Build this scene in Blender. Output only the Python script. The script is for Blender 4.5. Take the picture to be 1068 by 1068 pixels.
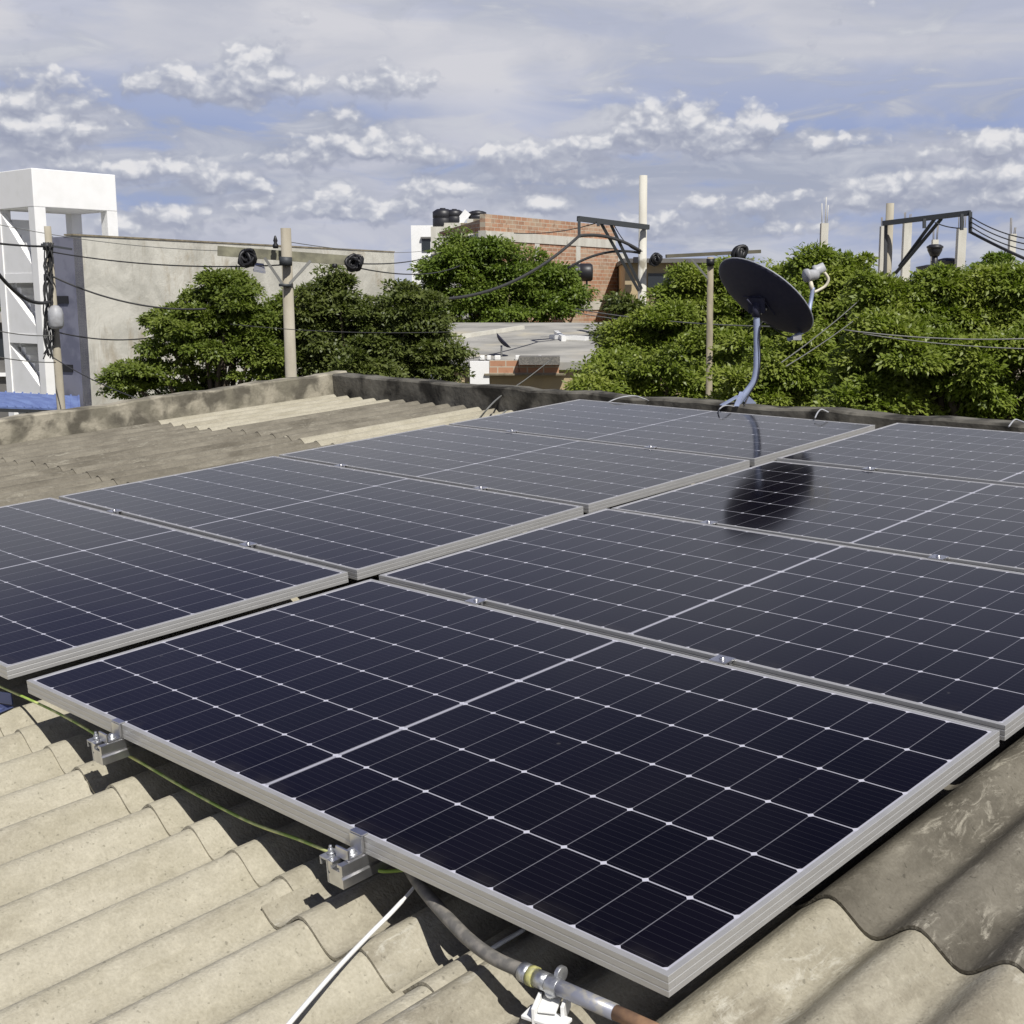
import bpy, math, random
import numpy as np
from mathutils import Vector, Matrix

for o in list(bpy.data.objects): bpy.data.objects.remove(o)
SC = bpy.context.scene
COL = SC.collection
rad = math.radians

# ------------------------------------------------------------------ camera, sky, sun, exposure
F = 1303.22            # focal length in photo pixels (photo 1068 wide)
PCX, PCY = 584.0, 534.0
TH = rad(9.667378)
CAM = Vector((0, 0, 6.0))
cam = bpy.data.cameras.new("camera")
camo = bpy.data.objects.new("camera", cam); COL.objects.link(camo)
camo.location = CAM; camo.rotation_euler = (rad(90) - TH, 0, 0)
cam.sensor_width = 36; cam.lens = F / 1068 * 36; cam.shift_x = -50 / 1068
cam.clip_start = 0.05; cam.clip_end = 5000
SC.camera = camo

SUN = Vector((0.303997, -0.562281, 0.769042)).normalized()
world = bpy.data.worlds.new("World"); SC.world = world; world.use_nodes = True

def N(nt, typ, **kw):
    n = nt.nodes.new(typ)
    for k, v in kw.items():
        if k.startswith('i_'): n.inputs[k[2:].replace('_', ' ')].default_value = v
        else: setattr(n, k, v)
    return n
def math_n(nt, op, a, b=None, c=None, clamp=False):
    n = nt.nodes.new('ShaderNodeMath'); n.operation = op; n.use_clamp = clamp
    for i, v in enumerate((a, b, c)):
        if v is None: continue
        if isinstance(v, (int, float)): n.inputs[i].default_value = v
        else: nt.links.new(v, n.inputs[i])
    return n.outputs[0]
def maprange(nt, v, a, b, c, d, smooth=False):
    n = nt.nodes.new('ShaderNodeMapRange'); n.interpolation_type = 'SMOOTHSTEP' if smooth else 'LINEAR'
    nt.links.new(v, n.inputs[0])
    for i, x in zip((1, 2, 3, 4), (a, b, c, d)): n.inputs[i].default_value = x
    return n.outputs[0]
def mixc(nt, fac, a, b, blend='MIX'):
    n = nt.nodes.new('ShaderNodeMix'); n.data_type = 'RGBA'; n.blend_type = blend
    for i, v in ((0, fac), (6, a), (7, b)):
        if isinstance(v, (int, float)): n.inputs[i].default_value = v
        elif isinstance(v, (tuple, list)): n.inputs[i].default_value = (*v[:3], 1)
        else: nt.links.new(v, n.inputs[i])
    return n.outputs[2]
def lin(r, g, b):
    f = lambda c: (c/255/12.92) if c <= 10 else ((c/255+0.055)/1.055)**2.4
    return (f(r), f(g), f(b))

def build_world():
    nt = world.node_tree; nt.nodes.clear()
    out = nt.nodes.new('ShaderNodeOutputWorld'); bg = nt.nodes.new('ShaderNodeBackground')
    STR = 0.1
    bg.inputs[1].default_value = STR
    nt.links.new(bg.outputs[0], out.inputs[0])
    sky = nt.nodes.new('ShaderNodeTexSky'); sky.sky_type = 'NISHITA'; sky.sun_disc = False
    sky.sun_elevation = math.asin(SUN.z); sky.sun_rotation = math.atan2(SUN.x, SUN.y)
    sky.air_density = 1.0; sky.dust_density = 1.0; sky.ozone_density = 2.0
    tc = nt.nodes.new('ShaderNodeTexCoord'); sp = nt.nodes.new('ShaderNodeSeparateXYZ')
    nt.links.new(tc.outputs['Generated'], sp.inputs[0])
    x, y, z = sp.outputs
    A = math_n(nt, 'MULTIPLY', math_n(nt, 'ARCTAN2', x, y), 57.2958)
    E = math_n(nt, 'MULTIPLY', math_n(nt, 'ARCSINE', z), 57.2958)
    cm = nt.nodes.new('ShaderNodeCombineXYZ'); nt.links.new(A, cm.inputs[0]); nt.links.new(E, cm.inputs[1])
    P0 = cm.outputs[0]
    def pe(px, py):
        a = (px-PCX)/F; b = (py-PCY)/F
        X, Y, Z = a, -b*math.sin(TH)+math.cos(TH), -b*math.cos(TH)-math.sin(TH)
        L = math.sqrt(X*X+Y*Y+Z*Z)
        return math.degrees(math.atan2(X, Y)), math.degrees(math.asin(Z/L))
    K = 0.044
    # cumulus heaps (photo x, y, half width, half height, weight) and clear gaps
    blobs = [(270,76,24,20,1.0),(246,86,34,15,.8),(205,84,44,13,.75),(160,84,24,9,.6),(300,90,22,10,.6),
             (45,96,34,18,.95),(22,104,22,13,.7),(78,104,22,12,.7),(30,134,56,16,.9),(78,140,34,11,.7),(-30,120,40,30,.8),
             (388,88,30,12,.75),(425,88,26,11,.75),(355,121,22,9,.6),
             (682,124,36,19,1.0),(655,140,34,13,.8),(722,120,24,13,.9),(738,142,44,12,.7),(790,130,19,15,1.0),(768,146,34,12,.85),(625,148,34,9,.6),
             (845,150,44,10,.45),(935,198,44,16,.85),(975,192,34,16,.8),(1035,190,36,18,.9),(1065,200,34,16,.8),(885,206,28,9,.5),
             (385,152,46,12,.8),(430,160,44,9,.6),(330,160,42,9,.6),(300,166,30,8,.55),(220,184,50,11,.85),(170,176,40,9,.7),(262,190,30,8,.6),
             (352,208,26,14,.85),(330,216,30,9,.6),(262,213,20,8,.7),(424,214,18,10,.75),(400,222,30,8,.55),(178,226,30,13,.8),(140,232,30,9,.6),
             (580,168,50,12,.65),(520,160,44,11,.6),(610,188,40,8,.5),(480,196,54,8,.5),(770,214,56,10,.55),(700,232,40,9,.5),(560,214,40,9,.5),(500,236,40,8,.5),
             (60,170,50,9,.5),(1030,150,40,11,.6),(980,158,40,9,.45),(840,236,36,7,.35)]
    gaps = [(655,106,74,9,.5),(560,118,50,13,.6),(470,108,54,11,.6),(520,84,40,7,.4),(415,108,40,8,.35),(305,104,40,8,.4),(160,108,40,9,.3),(160,208,40,10,.5),(250,126,44,8,.45),(290,190,30,7,.3),
            (860,258,90,16,.8),(905,128,110,6,.45),(820,112,60,8,.3),(960,256,90,18,.8),(900,230,60,9,.4),(1030,226,50,7,.4),(150,152,50,7,.25),(760,262,60,12,.6),(420,262,80,16,.5),(120,250,60,10,.4),(1010,130,60,6,.3)]
    def new_group(name):
        g = bpy.data.node_groups.new(name, 'ShaderNodeTree')
        g.interface.new_socket('P', in_out='INPUT', socket_type='NodeSocketVector'); g.interface.new_socket('D', in_out='OUTPUT', socket_type='NodeSocketFloat')
        return g, g.nodes.new('NodeGroupInput'), g.nodes.new('NodeGroupOutput')
    def warp(g, src, scale, amp, det=2):
        wn = N(g, 'ShaderNodeTexNoise', noise_dimensions='2D'); wn.inputs['Scale'].default_value = scale; wn.inputs['Detail'].default_value = det
        g.links.new(src, wn.inputs['Vector'])
        ws = N(g, 'ShaderNodeVectorMath', operation='SUBTRACT'); g.links.new(wn.outputs['Color'], ws.inputs[0]); ws.inputs[1].default_value = (.5, .5, .5)
        wm = N(g, 'ShaderNodeVectorMath', operation='MULTIPLY_ADD'); g.links.new(ws.outputs[0], wm.inputs[0]); wm.inputs[1].default_value = amp; g.links.new(src, wm.inputs[2])
        return wm.outputs[0]
    def scaled(g, src, k):
        q = N(g, 'ShaderNodeVectorMath', operation='MULTIPLY'); g.links.new(src, q.inputs[0]); q.inputs[1].default_value = k; return q.outputs[0]
    def add_blobs(g, src, lst, grow):
        tot = None
        for (bx, by, rx, ry, w) in lst:
            a, e = pe(bx, by)
            q = N(g, 'ShaderNodeVectorMath', operation='SUBTRACT'); g.links.new(src, q.inputs[0]); q.inputs[1].default_value = (a, e, 0)
            l = N(g, 'ShaderNodeVectorMath', operation='LENGTH'); g.links.new(scaled(g, q.outputs[0], (1/(rx*K*grow), 1/(ry*K*grow), 0)), l.inputs[0])
            f = maprange(g, l.outputs['Value'], 0, 1, w, 0, True)
            tot = f if tot is None else math_n(g, 'MAXIMUM', tot, f)
        return tot
    g, gi, go = new_group('cumulus')
    P1 = warp(g, gi.outputs[0], .8, (.7, .35, 0)); P1 = warp(g, P1, 2.2, (.34, .22, 0), 3)
    n1 = N(g, 'ShaderNodeTexNoise', noise_dimensions='2D'); n1.inputs['Scale'].default_value = 1.0; n1.inputs['Detail'].default_value = 6; n1.inputs['Roughness'].default_value = .50
    g.links.new(scaled(g, P1, (.40, .62, 0)), n1.inputs['Vector'])
    n2 = N(g, 'ShaderNodeTexVoronoi', voronoi_dimensions='2D', feature='SMOOTH_F1'); n2.inputs['Scale'].default_value = 1.0
    n2.inputs['Detail'].default_value = 2; n2.inputs['Roughness'].default_value = .6; n2.inputs['Smoothness'].default_value = .45
    g.links.new(scaled(g, P1, (.80, 1.2, 0)), n2.inputs['Vector'])
    tot = add_blobs(g, P1, [(a, b, r, q, .40+.60*w) for a, b, r, q, w in blobs], 2.5)
    tot = math_n(g, 'ADD', tot, math_n(g, 'MULTIPLY', math_n(g, 'SUBTRACT', n1.outputs[0], .5), 1.0))
    tot = math_n(g, 'ADD', tot, math_n(g, 'MULTIPLY', math_n(g, 'SUBTRACT', .42, n2.outputs['Distance']), .50))
    g.links.new(tot, go.inputs[0])
    g2, gi2, go2 = new_group('cloud_gaps')
    g2.links.new(add_blobs(g2, warp(g2, gi2.outputs[0], .9, (1.4, .5, 0), 4), gaps, 1.6), go2.inputs[0])
    def c(r, g_, b): return tuple(v/STR for v in lin(r, g_, b))
    def off_dens(off):
        q = N(nt, 'ShaderNodeVectorMath', operation='ADD'); nt.links.new(P0, q.inputs[0]); q.inputs[1].default_value = (off[0], off[1], 0)
        gn = nt.nodes.new('ShaderNodeGroup'); gn.node_tree = g; nt.links.new(q.outputs[0], gn.inputs[0]); return gn.outputs[0]
    def cloud_ramp(v):
        ramp = nt.nodes.new('ShaderNodeValToRGB'); nt.links.new(v, ramp.inputs[0]); cr = ramp.color_ramp
        cr.elements[0].position = 0; cr.elements[0].color = (*c(152, 158, 178), 1)
        cr.elements[1].position = 1; cr.elements[1].color = (*c(230, 229, 231), 1)
        for p_, cc in ((.25, (165, 170, 187)), (.48, (182, 186, 199)), (.68, (204, 206, 214)), (.84, (224, 224, 228))):
            e_ = cr.elements.new(p_); e_.color = (*c(*cc), 1)
        return ramp.outputs[0]
    # blue behind the clouds: Nishita sky, whitened by thin air near the horizon
    grad = nt.nodes.new('ShaderNodeValToRGB'); nt.links.new(maprange(nt, E, -2, 40, 0, 1), grad.inputs[0])
    gr = grad.color_ramp
    gr.elements[0].position = 0; gr.elements[0].color = (*c(150, 163, 196), 1)
    gr.elements[1].position = 1; gr.elements[1].color = (*c(44, 58, 100), 1)
    for p_, cc in ((.12, (148, 162, 202)), (.335, (150, 164, 207)), (.385, (192, 195, 211)), (.47, (158, 163, 196)), (.56, (118, 124, 164)), (.72, (62, 68, 110)), (.85, (48, 54, 96))):
        e_ = gr.elements.new(p_); e_.color = (*c(*cc), 1)
    base = mixc(nt, .90, sky.outputs[0], grad.outputs[0])
    clear = math_n(nt, 'MULTIPLY', maprange(nt, A, 14, -24, 0, 1, True), maprange(nt, E, 12.5, 17.5, 0, 1, True))
    clear = math_n(nt, 'MULTIPLY', clear, maprange(nt, A, -120, -80, 0, 1))
    base = mixc(nt, math_n(nt, 'MULTIPLY', clear, maprange(nt, E, 17, 30, .85, .3)), base, c(84, 90, 142))
    keepc = math_n(nt, 'SUBTRACT', 1.0, math_n(nt, 'MULTIPLY', clear, .85))
    vs = N(nt, 'ShaderNodeVectorMath', operation='MULTIPLY'); nt.links.new(P0, vs.inputs[0]); vs.inputs[1].default_value = (.05, .22, 0)
    vn = N(nt, 'ShaderNodeTexNoise', noise_dimensions='2D'); nt.links.new(vs.outputs[0], vn.inputs['Vector']); vn.inputs['Scale'].default_value = 1.4; vn.inputs['Detail'].default_value = 5; vn.inputs['Roughness'].default_value = .5; vn.inputs['Distortion'].default_value = .6
    va = maprange(nt, vn.outputs[0], .38, .62, -.15, .35)
    va = math_n(nt, 'ADD', va, maprange(nt, E, 7.0, 10.4, .10, .90), clamp=True)
    va = math_n(nt, 'MULTIPLY', va, maprange(nt, E, 14, 26, 1, .04))
    va = math_n(nt, 'MULTIPLY', va, keepc)
    # cheap branch: everything outside the camera's part of the sky
    cn = N(nt, 'ShaderNodeTexNoise', noise_dimensions='3D'); nt.links.new(tc.outputs['Generated'], cn.inputs['Vector']); cn.inputs['Scale'].default_value = 3.2; cn.inputs['Detail'].default_value = 4
    cc_ = mixc(nt, va, base, c(202, 205, 217))
    ca = math_n(nt, 'MULTIPLY', maprange(nt, cn.outputs[0], .46, .60, 0, .9, True), maprange(nt, E, 13, 25, 1, .08))
    ca = math_n(nt, 'MULTIPLY', ca, keepc)
    cheap = mixc(nt, ca, cc_, c(200, 203, 215))
    cheap = mixc(nt, maprange(nt, E, -3, -1, 1, 0), cheap, c(95, 92, 84))
    # rich branch: veil, a soft grey deck with gaps, then cumulus heaps
    vs2 = N(nt, 'ShaderNodeVectorMath', operation='MULTIPLY'); nt.links.new(P0, vs2.inputs[0]); vs2.inputs[1].default_value = (.10, .30, 0)
    vn2 = N(nt, 'ShaderNodeTexNoise', noise_dimensions='2D'); nt.links.new(vs2.outputs[0], vn2.inputs['Vector']); vn2.inputs['Scale'].default_value = 1.0; vn2.inputs['Detail'].default_value = 6; vn2.inputs['Distortion'].default_value = .4
    vcol = mixc(nt, maprange(nt, vn2.outputs[0], .38, .64, 0, 1), c(190, 193, 205), c(212, 212, 218))
    col = mixc(nt, va, base, vcol)
    gg = nt.nodes.new('ShaderNodeGroup'); gg.node_tree = g2; nt.links.new(P0, gg.inputs[0]); gap = gg.outputs[0]
    ds = N(nt, 'ShaderNodeVectorMath', operation='MULTIPLY'); nt.links.new(P0, ds.inputs[0]); ds.inputs[1].default_value = (.20, .75, 0)
    dn = N(nt, 'ShaderNodeTexNoise', noise_dimensions='2D'); nt.links.new(ds.outputs[0], dn.inputs['Vector']); dn.inputs['Scale'].default_value = 1.0; dn.inputs['Detail'].default_value = 8; dn.inputs['Roughness'].default_value = .55; dn.inputs['Distortion'].default_value = .5
    deck = math_n(nt, 'SUBTRACT', math_n(nt, 'ADD', dn.outputs[0], maprange(nt, E, 5.5, 9.5, .14, -.12)), math_n(nt, 'MULTIPLY', gap, .45))
    deck_a = maprange(nt, deck, .34, .58, .14, .94, True)
    deck_c = mixc(nt, maprange(nt, vn.outputs[0], .36, .64, 0, 1), c(166, 172, 189), c(196, 198, 210))
    deck_c = mixc(nt, maprange(nt, dn.outputs[0], .50, .72, 0, .8), deck_c, c(205, 207, 214))
    col = mixc(nt, deck_a, col, deck_c)
    d0 = off_dens((0, 0)); d1 = off_dens((.10, .52))
    dd = math_n(nt, 'SUBTRACT', d0, math_n(nt, 'ADD', maprange(nt, E, 3.5, 8, .17, .23), math_n(nt, 'MULTIPLY', gap, .40)))
    alpha = maprange(nt, dd, -.25, .30, 0, .96, True)
    lit = math_n(nt, 'ADD', math_n(nt, 'MULTIPLY', math_n(nt, 'SUBTRACT', d0, d1), .80), math_n(nt, 'MULTIPLY', dd, .55))
    lit = maprange(nt, lit, -.26, .80, 0, 1)
    col = mixc(nt, alpha, col, cloud_ramp(lit))
    bg2 = nt.nodes.new('ShaderNodeBackground'); bg2.inputs[1].default_value = STR
    nt.links.new(cheap, bg.inputs[0]); nt.links.new(col, bg2.inputs[0])
    fa = maprange(nt, math_n(nt, 'ABSOLUTE', A), 28, 34, 1, 0); fe = maprange(nt, E, 13, 17, 1, 0); fb = maprange(nt, E, -1.2, -.4, 0, 1)
    fac = math_n(nt, 'MULTIPLY', math_n(nt, 'MULTIPLY', fa, fe), fb, clamp=True)
    mx = nt.nodes.new('ShaderNodeMixShader'); nt.links.new(fac, mx.inputs[0]); nt.links.new(bg.outputs[0], mx.inputs[1]); nt.links.new(bg2.outputs[0], mx.inputs[2])
    nt.links.new(mx.outputs[0], out.inputs[0])
    world.cycles.sampling_method = 'NONE'
build_world()

sun = bpy.data.lights.new("sun", 'SUN'); sun.energy = 5.0; sun.angle = rad(0.5); sun.color = (1.0, .965, .905)
suno = bpy.data.objects.new("sun", sun); COL.objects.link(suno)
suno.rotation_euler = SUN.to_track_quat('Z', 'Y').to_euler(); suno.location = (5, -8, 20)
vs_ = SC.view_settings; vs_.view_transform = 'Standard'; vs_.look = 'None'; vs_.gamma = 1; vs_.exposure = 0.0; vs_.use_curve_mapping = False

# ------------------------------------------------------------------ geometry frame helpers
def ray(px, py):
    a = (px-PCX)/F; b = (py-PCY)/F
    return Vector((a, -b*math.sin(TH)+math.cos(TH), -b*math.cos(TH)-math.sin(TH)))
def at(px, py, D):                       # world point at distance D in front
    r = ray(px, py); return CAM + r*(D/r.y)
M3 = Matrix(((0.733974366, 0.677595409, -0.046325925), (-0.6791708, 0.73196268, -0.05438439), (-0.00294176, 0.07137996, 0.99744486)))
CP = Vector((1.02730963, -1.27309880, 1.07364585))       # camera in roof coordinates
ORG = CAM - M3 @ CP
PF = Matrix.Translation(ORG) @ M3.to_4x4()               # roof frame: x = along panel, y = up the slope, z = normal
def W(u, v, w): return PF @ Vector((u, v, w))
def rp(px, py, w):
    d = M3.transposed() @ ray(px, py); t = (w-CP.z)/d.z; return CP + d*t
LP, WP, PITCH = 2.094, 1.134, 1.1697
I4 = Matrix.Identity(4)
MW = {}
def reg(o, m): MW[o.name] = m
def thing(name, label, cat, loc=(0, 0, 0), rot=None, group=None, kind=None):
    o = bpy.data.objects.new(name, None); COL.objects.link(o); o.empty_display_size = .2
    m = Matrix.Translation(Vector(loc)) @ (rot.to_4x4() if rot is not None else I4)
    o.matrix_world = m; reg(o, m.copy()); tag(o, label, cat, group, kind); return o
def tag(o, label=None, cat=None, group=None, kind=None):
    if label: o['label'] = label
    if cat: o['category'] = cat
    if group: o['group'] = group
    if kind: o['kind'] = kind
    return o
class MB:
    def __init__(s): s.v = []; s.f = []; s.sm = []
    def add(s, vs, fs, smooth=False):
        n = len(s.v); s.v += [Vector(v) for v in vs]; s.f += [tuple(i+n for i in f) for f in fs]; s.sm += [smooth]*len(fs); return s
    def box(s, c, size, R=None):
        c = Vector(c); hx, hy, hz = [a/2 for a in size]
        vs = [Vector((x*hx, y*hy, z*hz)) for z in (-1, 1) for y in (-1, 1) for x in (-1, 1)]
        if R is not None: vs = [R @ v for v in vs]
        return s.add([c+v for v in vs], [(0,2,3,1),(4,5,7,6),(0,1,5,4),(2,6,7,3),(0,4,6,2),(1,3,7,5)])
    def prism(s, base, top):             # base/top: same-length loops, counter-clockwise seen from top
        n = len(base); fs = [tuple(range(n-1, -1, -1)), tuple(range(n, 2*n))] + [(i, (i+1) % n, n+(i+1) % n, n+i) for i in range(n)]
        return s.add(list(base)+list(top), fs)
    def extr(s, quad, d):                # planar polygon pushed along vector d
        d = Vector(d); q = [Vector(a) for a in quad]; return s.prism(q, [a+d for a in q])
    def beam(s, a, b, w, h, up=(0, 0, 1)):
        a = Vector(a); b = Vector(b); t = (b-a).normalized(); u = Vector(up)
        x = t.cross(u); x = x.normalized() if x.length > 1e-6 else t.orthogonal().normalized(); z = x.cross(t).normalized()
        q = [-x*w/2-z*h/2, x*w/2-z*h/2, x*w/2+z*h/2, -x*w/2+z*h/2]
        return s.add([a+v for v in q]+[b+v for v in q], [(3,2,1,0),(4,5,6,7),(0,1,5,4),(1,2,6,5),(2,3,7,6),(3,0,4,7)])
    def tube(s, pts, r, n=8, cap=True):
        pts = [Vector(p) for p in pts]; rr = r if isinstance(r, (list, tuple)) else [r]*len(pts)
        t0 = (pts[1]-pts[0]).normalized(); x = t0.orthogonal().normalized(); vs = []
        for i, p in enumerate(pts):
            t = (pts[min(i+1, len(pts)-1)]-pts[max(i-1, 0)]).normalized()
            x = (x - t*x.dot(t)); x = x.normalized() if x.length > 1e-6 else t.orthogonal().normalized(); y = t.cross(x)
            for k in range(n):
                a = 2*math.pi*k/n; vs.append(p+(x*math.cos(a)+y*math.sin(a))*rr[i])
        fs = [(i*n+k, i*n+(k+1) % n, (i+1)*n+(k+1) % n, (i+1)*n+k) for i in range(len(pts)-1) for k in range(n)]
        b = len(s.v); s.add(vs, fs, True)
        if cap:
            s.f += [tuple(b+k for k in range(n-1, -1, -1)), tuple(b+(len(pts)-1)*n+k for k in range(n))]; s.sm += [False]*2
        return s
    def lathe(s, o, axis, prof, n=20):   # prof: (radius, height) along axis
        o = Vector(o); ax = Vector(axis).normalized(); x = ax.orthogonal().normalized(); y = ax.cross(x); vs = []
        for r, h in prof:
            for k in range(n):
                a = 2*math.pi*k/n; vs.append(o+ax*h+(x*math.cos(a)+y*math.sin(a))*max(r, 1e-4))
        fs = [(i*n+k, i*n+(k+1) % n, (i+1)*n+(k+1) % n, (i+1)*n+k) for i in range(len(prof)-1) for k in range(n)]
        return s.add(vs, fs, True)
    def build(s, name, mat, parent=None, frame=None, label=None, bevel=0):
        me = bpy.data.meshes.new(name); pm = MW[parent.name] if parent is not None else I4
        if frame is None: frame = pm
        inv = frame.inverted()
        me.from_pydata([inv @ v for v in s.v], [], s.f); me.polygons.foreach_set('use_smooth', s.sm); me.update()
        me.materials.append(mat)
        o = bpy.data.objects.new(name, me); COL.objects.link(o)
        if parent is not None: o.parent = parent; o.matrix_local = pm.inverted() @ frame
        else: o.matrix_world = frame
        reg(o, frame.copy())
        if label: o['label'] = label
        if bevel:
            b = o.modifiers.new('bevel', 'BEVEL'); b.width = bevel; b.segments = 2; b.limit_method = 'ANGLE'
        return o
def solo(mb, name, mat, label, cat, group=None, base=None, frame=None, kind=None, bevel=0):
    if frame is None: frame = Matrix.Translation(Vector(base)) if base is not None else Matrix.Translation(mb.v[0])
    o = mb.build(name, mat, None, frame, bevel=bevel); return tag(o, label, cat, group, kind)

# ------------------------------------------------------------------ materials
def mat(name, col, rough=.6, metal=0, spec=.5, var=None, scale=6, bump=0, bscale=40, mapping=(1, 1, 1), detail=6, coat=0, lo=.35, hi=.65, var2=None, scale2=1.2, lo2=.5, hi2=.66, map2=(1, 1, 1)):
    m = bpy.data.materials.new(name); m.use_nodes = True; nt = m.node_tree; b = nt.nodes['Principled BSDF']
    b.inputs['Roughness'].default_value = rough; b.inputs['Metallic'].default_value = metal; b.inputs['Specular IOR Level'].default_value = spec
    b.inputs['Coat Weight'].default_value = coat
    b.inputs['Base Color'].default_value = (*col, 1)
    tc = nt.nodes.new('ShaderNodeTexCoord')
    def nz(sc, mp, det, dist=0):
        mpn = nt.nodes.new('ShaderNodeMapping'); nt.links.new(tc.outputs['Object'], mpn.inputs[0]); mpn.inputs['Scale'].default_value = mp
        oi = nt.nodes.new('ShaderNodeObjectInfo'); ad = nt.nodes.new('ShaderNodeVectorMath'); ad.operation = 'ADD'
        ml = nt.nodes.new('ShaderNodeMath'); ml.operation = 'MULTIPLY'; ml.inputs[1].default_value = 37.0; nt.links.new(oi.outputs['Random'], ml.inputs[0])
        nt.links.new(mpn.outputs[0], ad.inputs[0]); nt.links.new(ml.outputs[0], ad.inputs[1])
        n = nt.nodes.new('ShaderNodeTexNoise'); n.inputs['Scale'].default_value = sc; n.inputs['Detail'].default_value = det; n.inputs['Distortion'].default_value = dist
        nt.links.new(ad.outputs[0], n.inputs['Vector']); return n.outputs[0]
    c = None
    if var is not None:
        c = mixc(nt, maprange(nt, nz(scale, mapping, detail), lo, hi, 0, 1), col, var)
    if var2 is not None:
        c = mixc(nt, maprange(nt, nz(scale2, map2, 7, .3), lo2, hi2, 0, 1, True), c if c is not None else col, var2)
    if c is not None: nt.links.new(c, b.inputs['Base Color'])
    if bump:
        bn = nt.nodes.new('ShaderNodeBump'); bn.inputs['Strength'].default_value = bump; bn.inputs['Distance'].default_value = .01
        nt.links.new(nz(bscale, (1, 1, 1), 5), bn.inputs['Height']); nt.links.new(bn.outputs[0], b.inputs['Normal'])
    return m

def sheet_mat(name, a, b_, stain, lo2, hi2, streak=None):
    """fibre-cement: fine grain, broad tone changes, streaks along the slope, dark specks"""
    m = bpy.data.materials.new(name); m.use_nodes = True; nt = m.node_tree; b = nt.nodes['Principled BSDF']
    b.inputs['Roughness'].default_value = .92; b.inputs['Specular IOR Level'].default_value = .2
    tc = nt.nodes.new('ShaderNodeTexCoord'); oi = nt.nodes.new('ShaderNodeObjectInfo')
    ml = math_n(nt, 'MULTIPLY', oi.outputs['Random'], 51.0)
    def nz(scale, mp, det, dist=0, rough=.5):
        q = N(nt, 'ShaderNodeVectorMath', operation='MULTIPLY'); nt.links.new(tc.outputs['Object'], q.inputs[0]); q.inputs[1].default_value = mp
        q2 = N(nt, 'ShaderNodeVectorMath', operation='ADD'); nt.links.new(q.outputs[0], q2.inputs[0]); nt.links.new(ml, q2.inputs[1])
        n = N(nt, 'ShaderNodeTexNoise'); n.inputs['Scale'].default_value = scale; n.inputs['Detail'].default_value = det; n.inputs['Distortion'].default_value = dist; n.inputs['Roughness'].default_value = rough
        nt.links.new(q2.outputs[0], n.inputs['Vector']); return n.outputs[0]
    c = mixc(nt, maprange(nt, nz(9, (1, .45, 1), 8, .2, .6), .36, .64, 0, 1), a, b_)
    c = mixc(nt, maprange(nt, nz(3.2, (1.6, .5, 1), 9, .6, .65), lo2, hi2, 0, 1, True), c, stain)
    if streak:
        sk = math_n(nt, 'MULTIPLY', maprange(nt, nz(24, (1.6, .45, 1), 8, .8, .75), .50, .66, 0, .85, True), maprange(nt, nz(4.5, (1.8, .35, 1), 4), .45, .62, 0, 1, True))
        c = mixc(nt, sk, c, streak)
    fine = nz(170, (1, 1, 1), 4)
    c = mixc(nt, 1, c, mixc(nt, maprange(nt, fine, .3, .7, 0, 1), (.84, .835, .82), (1.0, 1.0, 1.0)), 'MULTIPLY')
    mid_ = nz(38, (1, .8, 1), 8, .5, .75)
    c = mixc(nt, maprange(nt, mid_, .52, .70, 0, .28), c, tuple(v*.6 for v in a))
    c = mixc(nt, maprange(nt, mid_, .48, .30, 0, .25), c, tuple(min(1, v*1.45) for v in b_))
    spk = nz(95, (1, 1, 1), 3)
    c = mixc(nt, maprange(nt, spk, .64, .72, 0, .55), c, tuple(v*.40 for v in a))
    nt.links.new(c, b.inputs['Base Color'])
    bn = nt.nodes.new('ShaderNodeBump'); bn.inputs['Strength'].default_value = .5; bn.inputs['Distance'].default_value = .004
    nt.links.new(math_n(nt, 'ADD', fine, nz(60, (1, 1, 1), 5)), bn.inputs['Height']); nt.links.new(bn.outputs[0], b.inputs['Normal'])
    return m
M_TAN = sheet_mat('fibre_cement_tan', (.37, .342, .262), (.45, .42, .335), (.29, .263, .20), .52, .72)
M_TAN2 = sheet_mat('fibre_cement_mottled', (.31, .285, .22), (.42, .39, .31), (.20, .178, .135), .48, .72, (.50, .48, .41))
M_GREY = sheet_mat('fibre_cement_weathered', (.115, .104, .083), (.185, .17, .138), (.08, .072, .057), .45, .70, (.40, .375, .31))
M_MID = sheet_mat('fibre_cement_grey_tan', (.165, .15, .12), (.235, .215, .172), (.12, .108, .085), .46, .72, (.32, .30, .245))
M_DARKEDGE = mat('edge_dark', (.05, .045, .04), .9)
M_ALU = mat('aluminium', (.54, .535, .52), .45, .5, var=(.48, .475, .46), scale=18, mapping=(1, 1, 6), lo=.3, hi=.7)
M_ALU_B = mat('raw_aluminium', (.72, .72, .73), .28, .95, var=(.55, .55, .56), scale=30)
M_STEEL = mat('galvanised_steel', (.55, .56, .57), .38, .8, var=(.38, .39, .41), scale=60, bump=.2, bscale=90)
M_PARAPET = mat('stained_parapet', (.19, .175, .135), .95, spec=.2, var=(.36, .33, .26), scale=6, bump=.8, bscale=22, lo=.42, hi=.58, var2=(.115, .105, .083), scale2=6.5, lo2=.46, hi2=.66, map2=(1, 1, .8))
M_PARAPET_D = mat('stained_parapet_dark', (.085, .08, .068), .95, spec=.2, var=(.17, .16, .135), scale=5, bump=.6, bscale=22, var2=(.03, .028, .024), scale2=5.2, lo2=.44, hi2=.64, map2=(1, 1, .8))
M_WALLC = mat('house_plaster', (.42, .38, .30), .9, spec=.2, var=(.34, .30, .24), scale=2)
M_WHITE = mat('white_paint', (.86, .86, .85), .7, spec=.3, var=(.80, .80, .78), scale=3, lo=.45, hi=.75)
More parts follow.
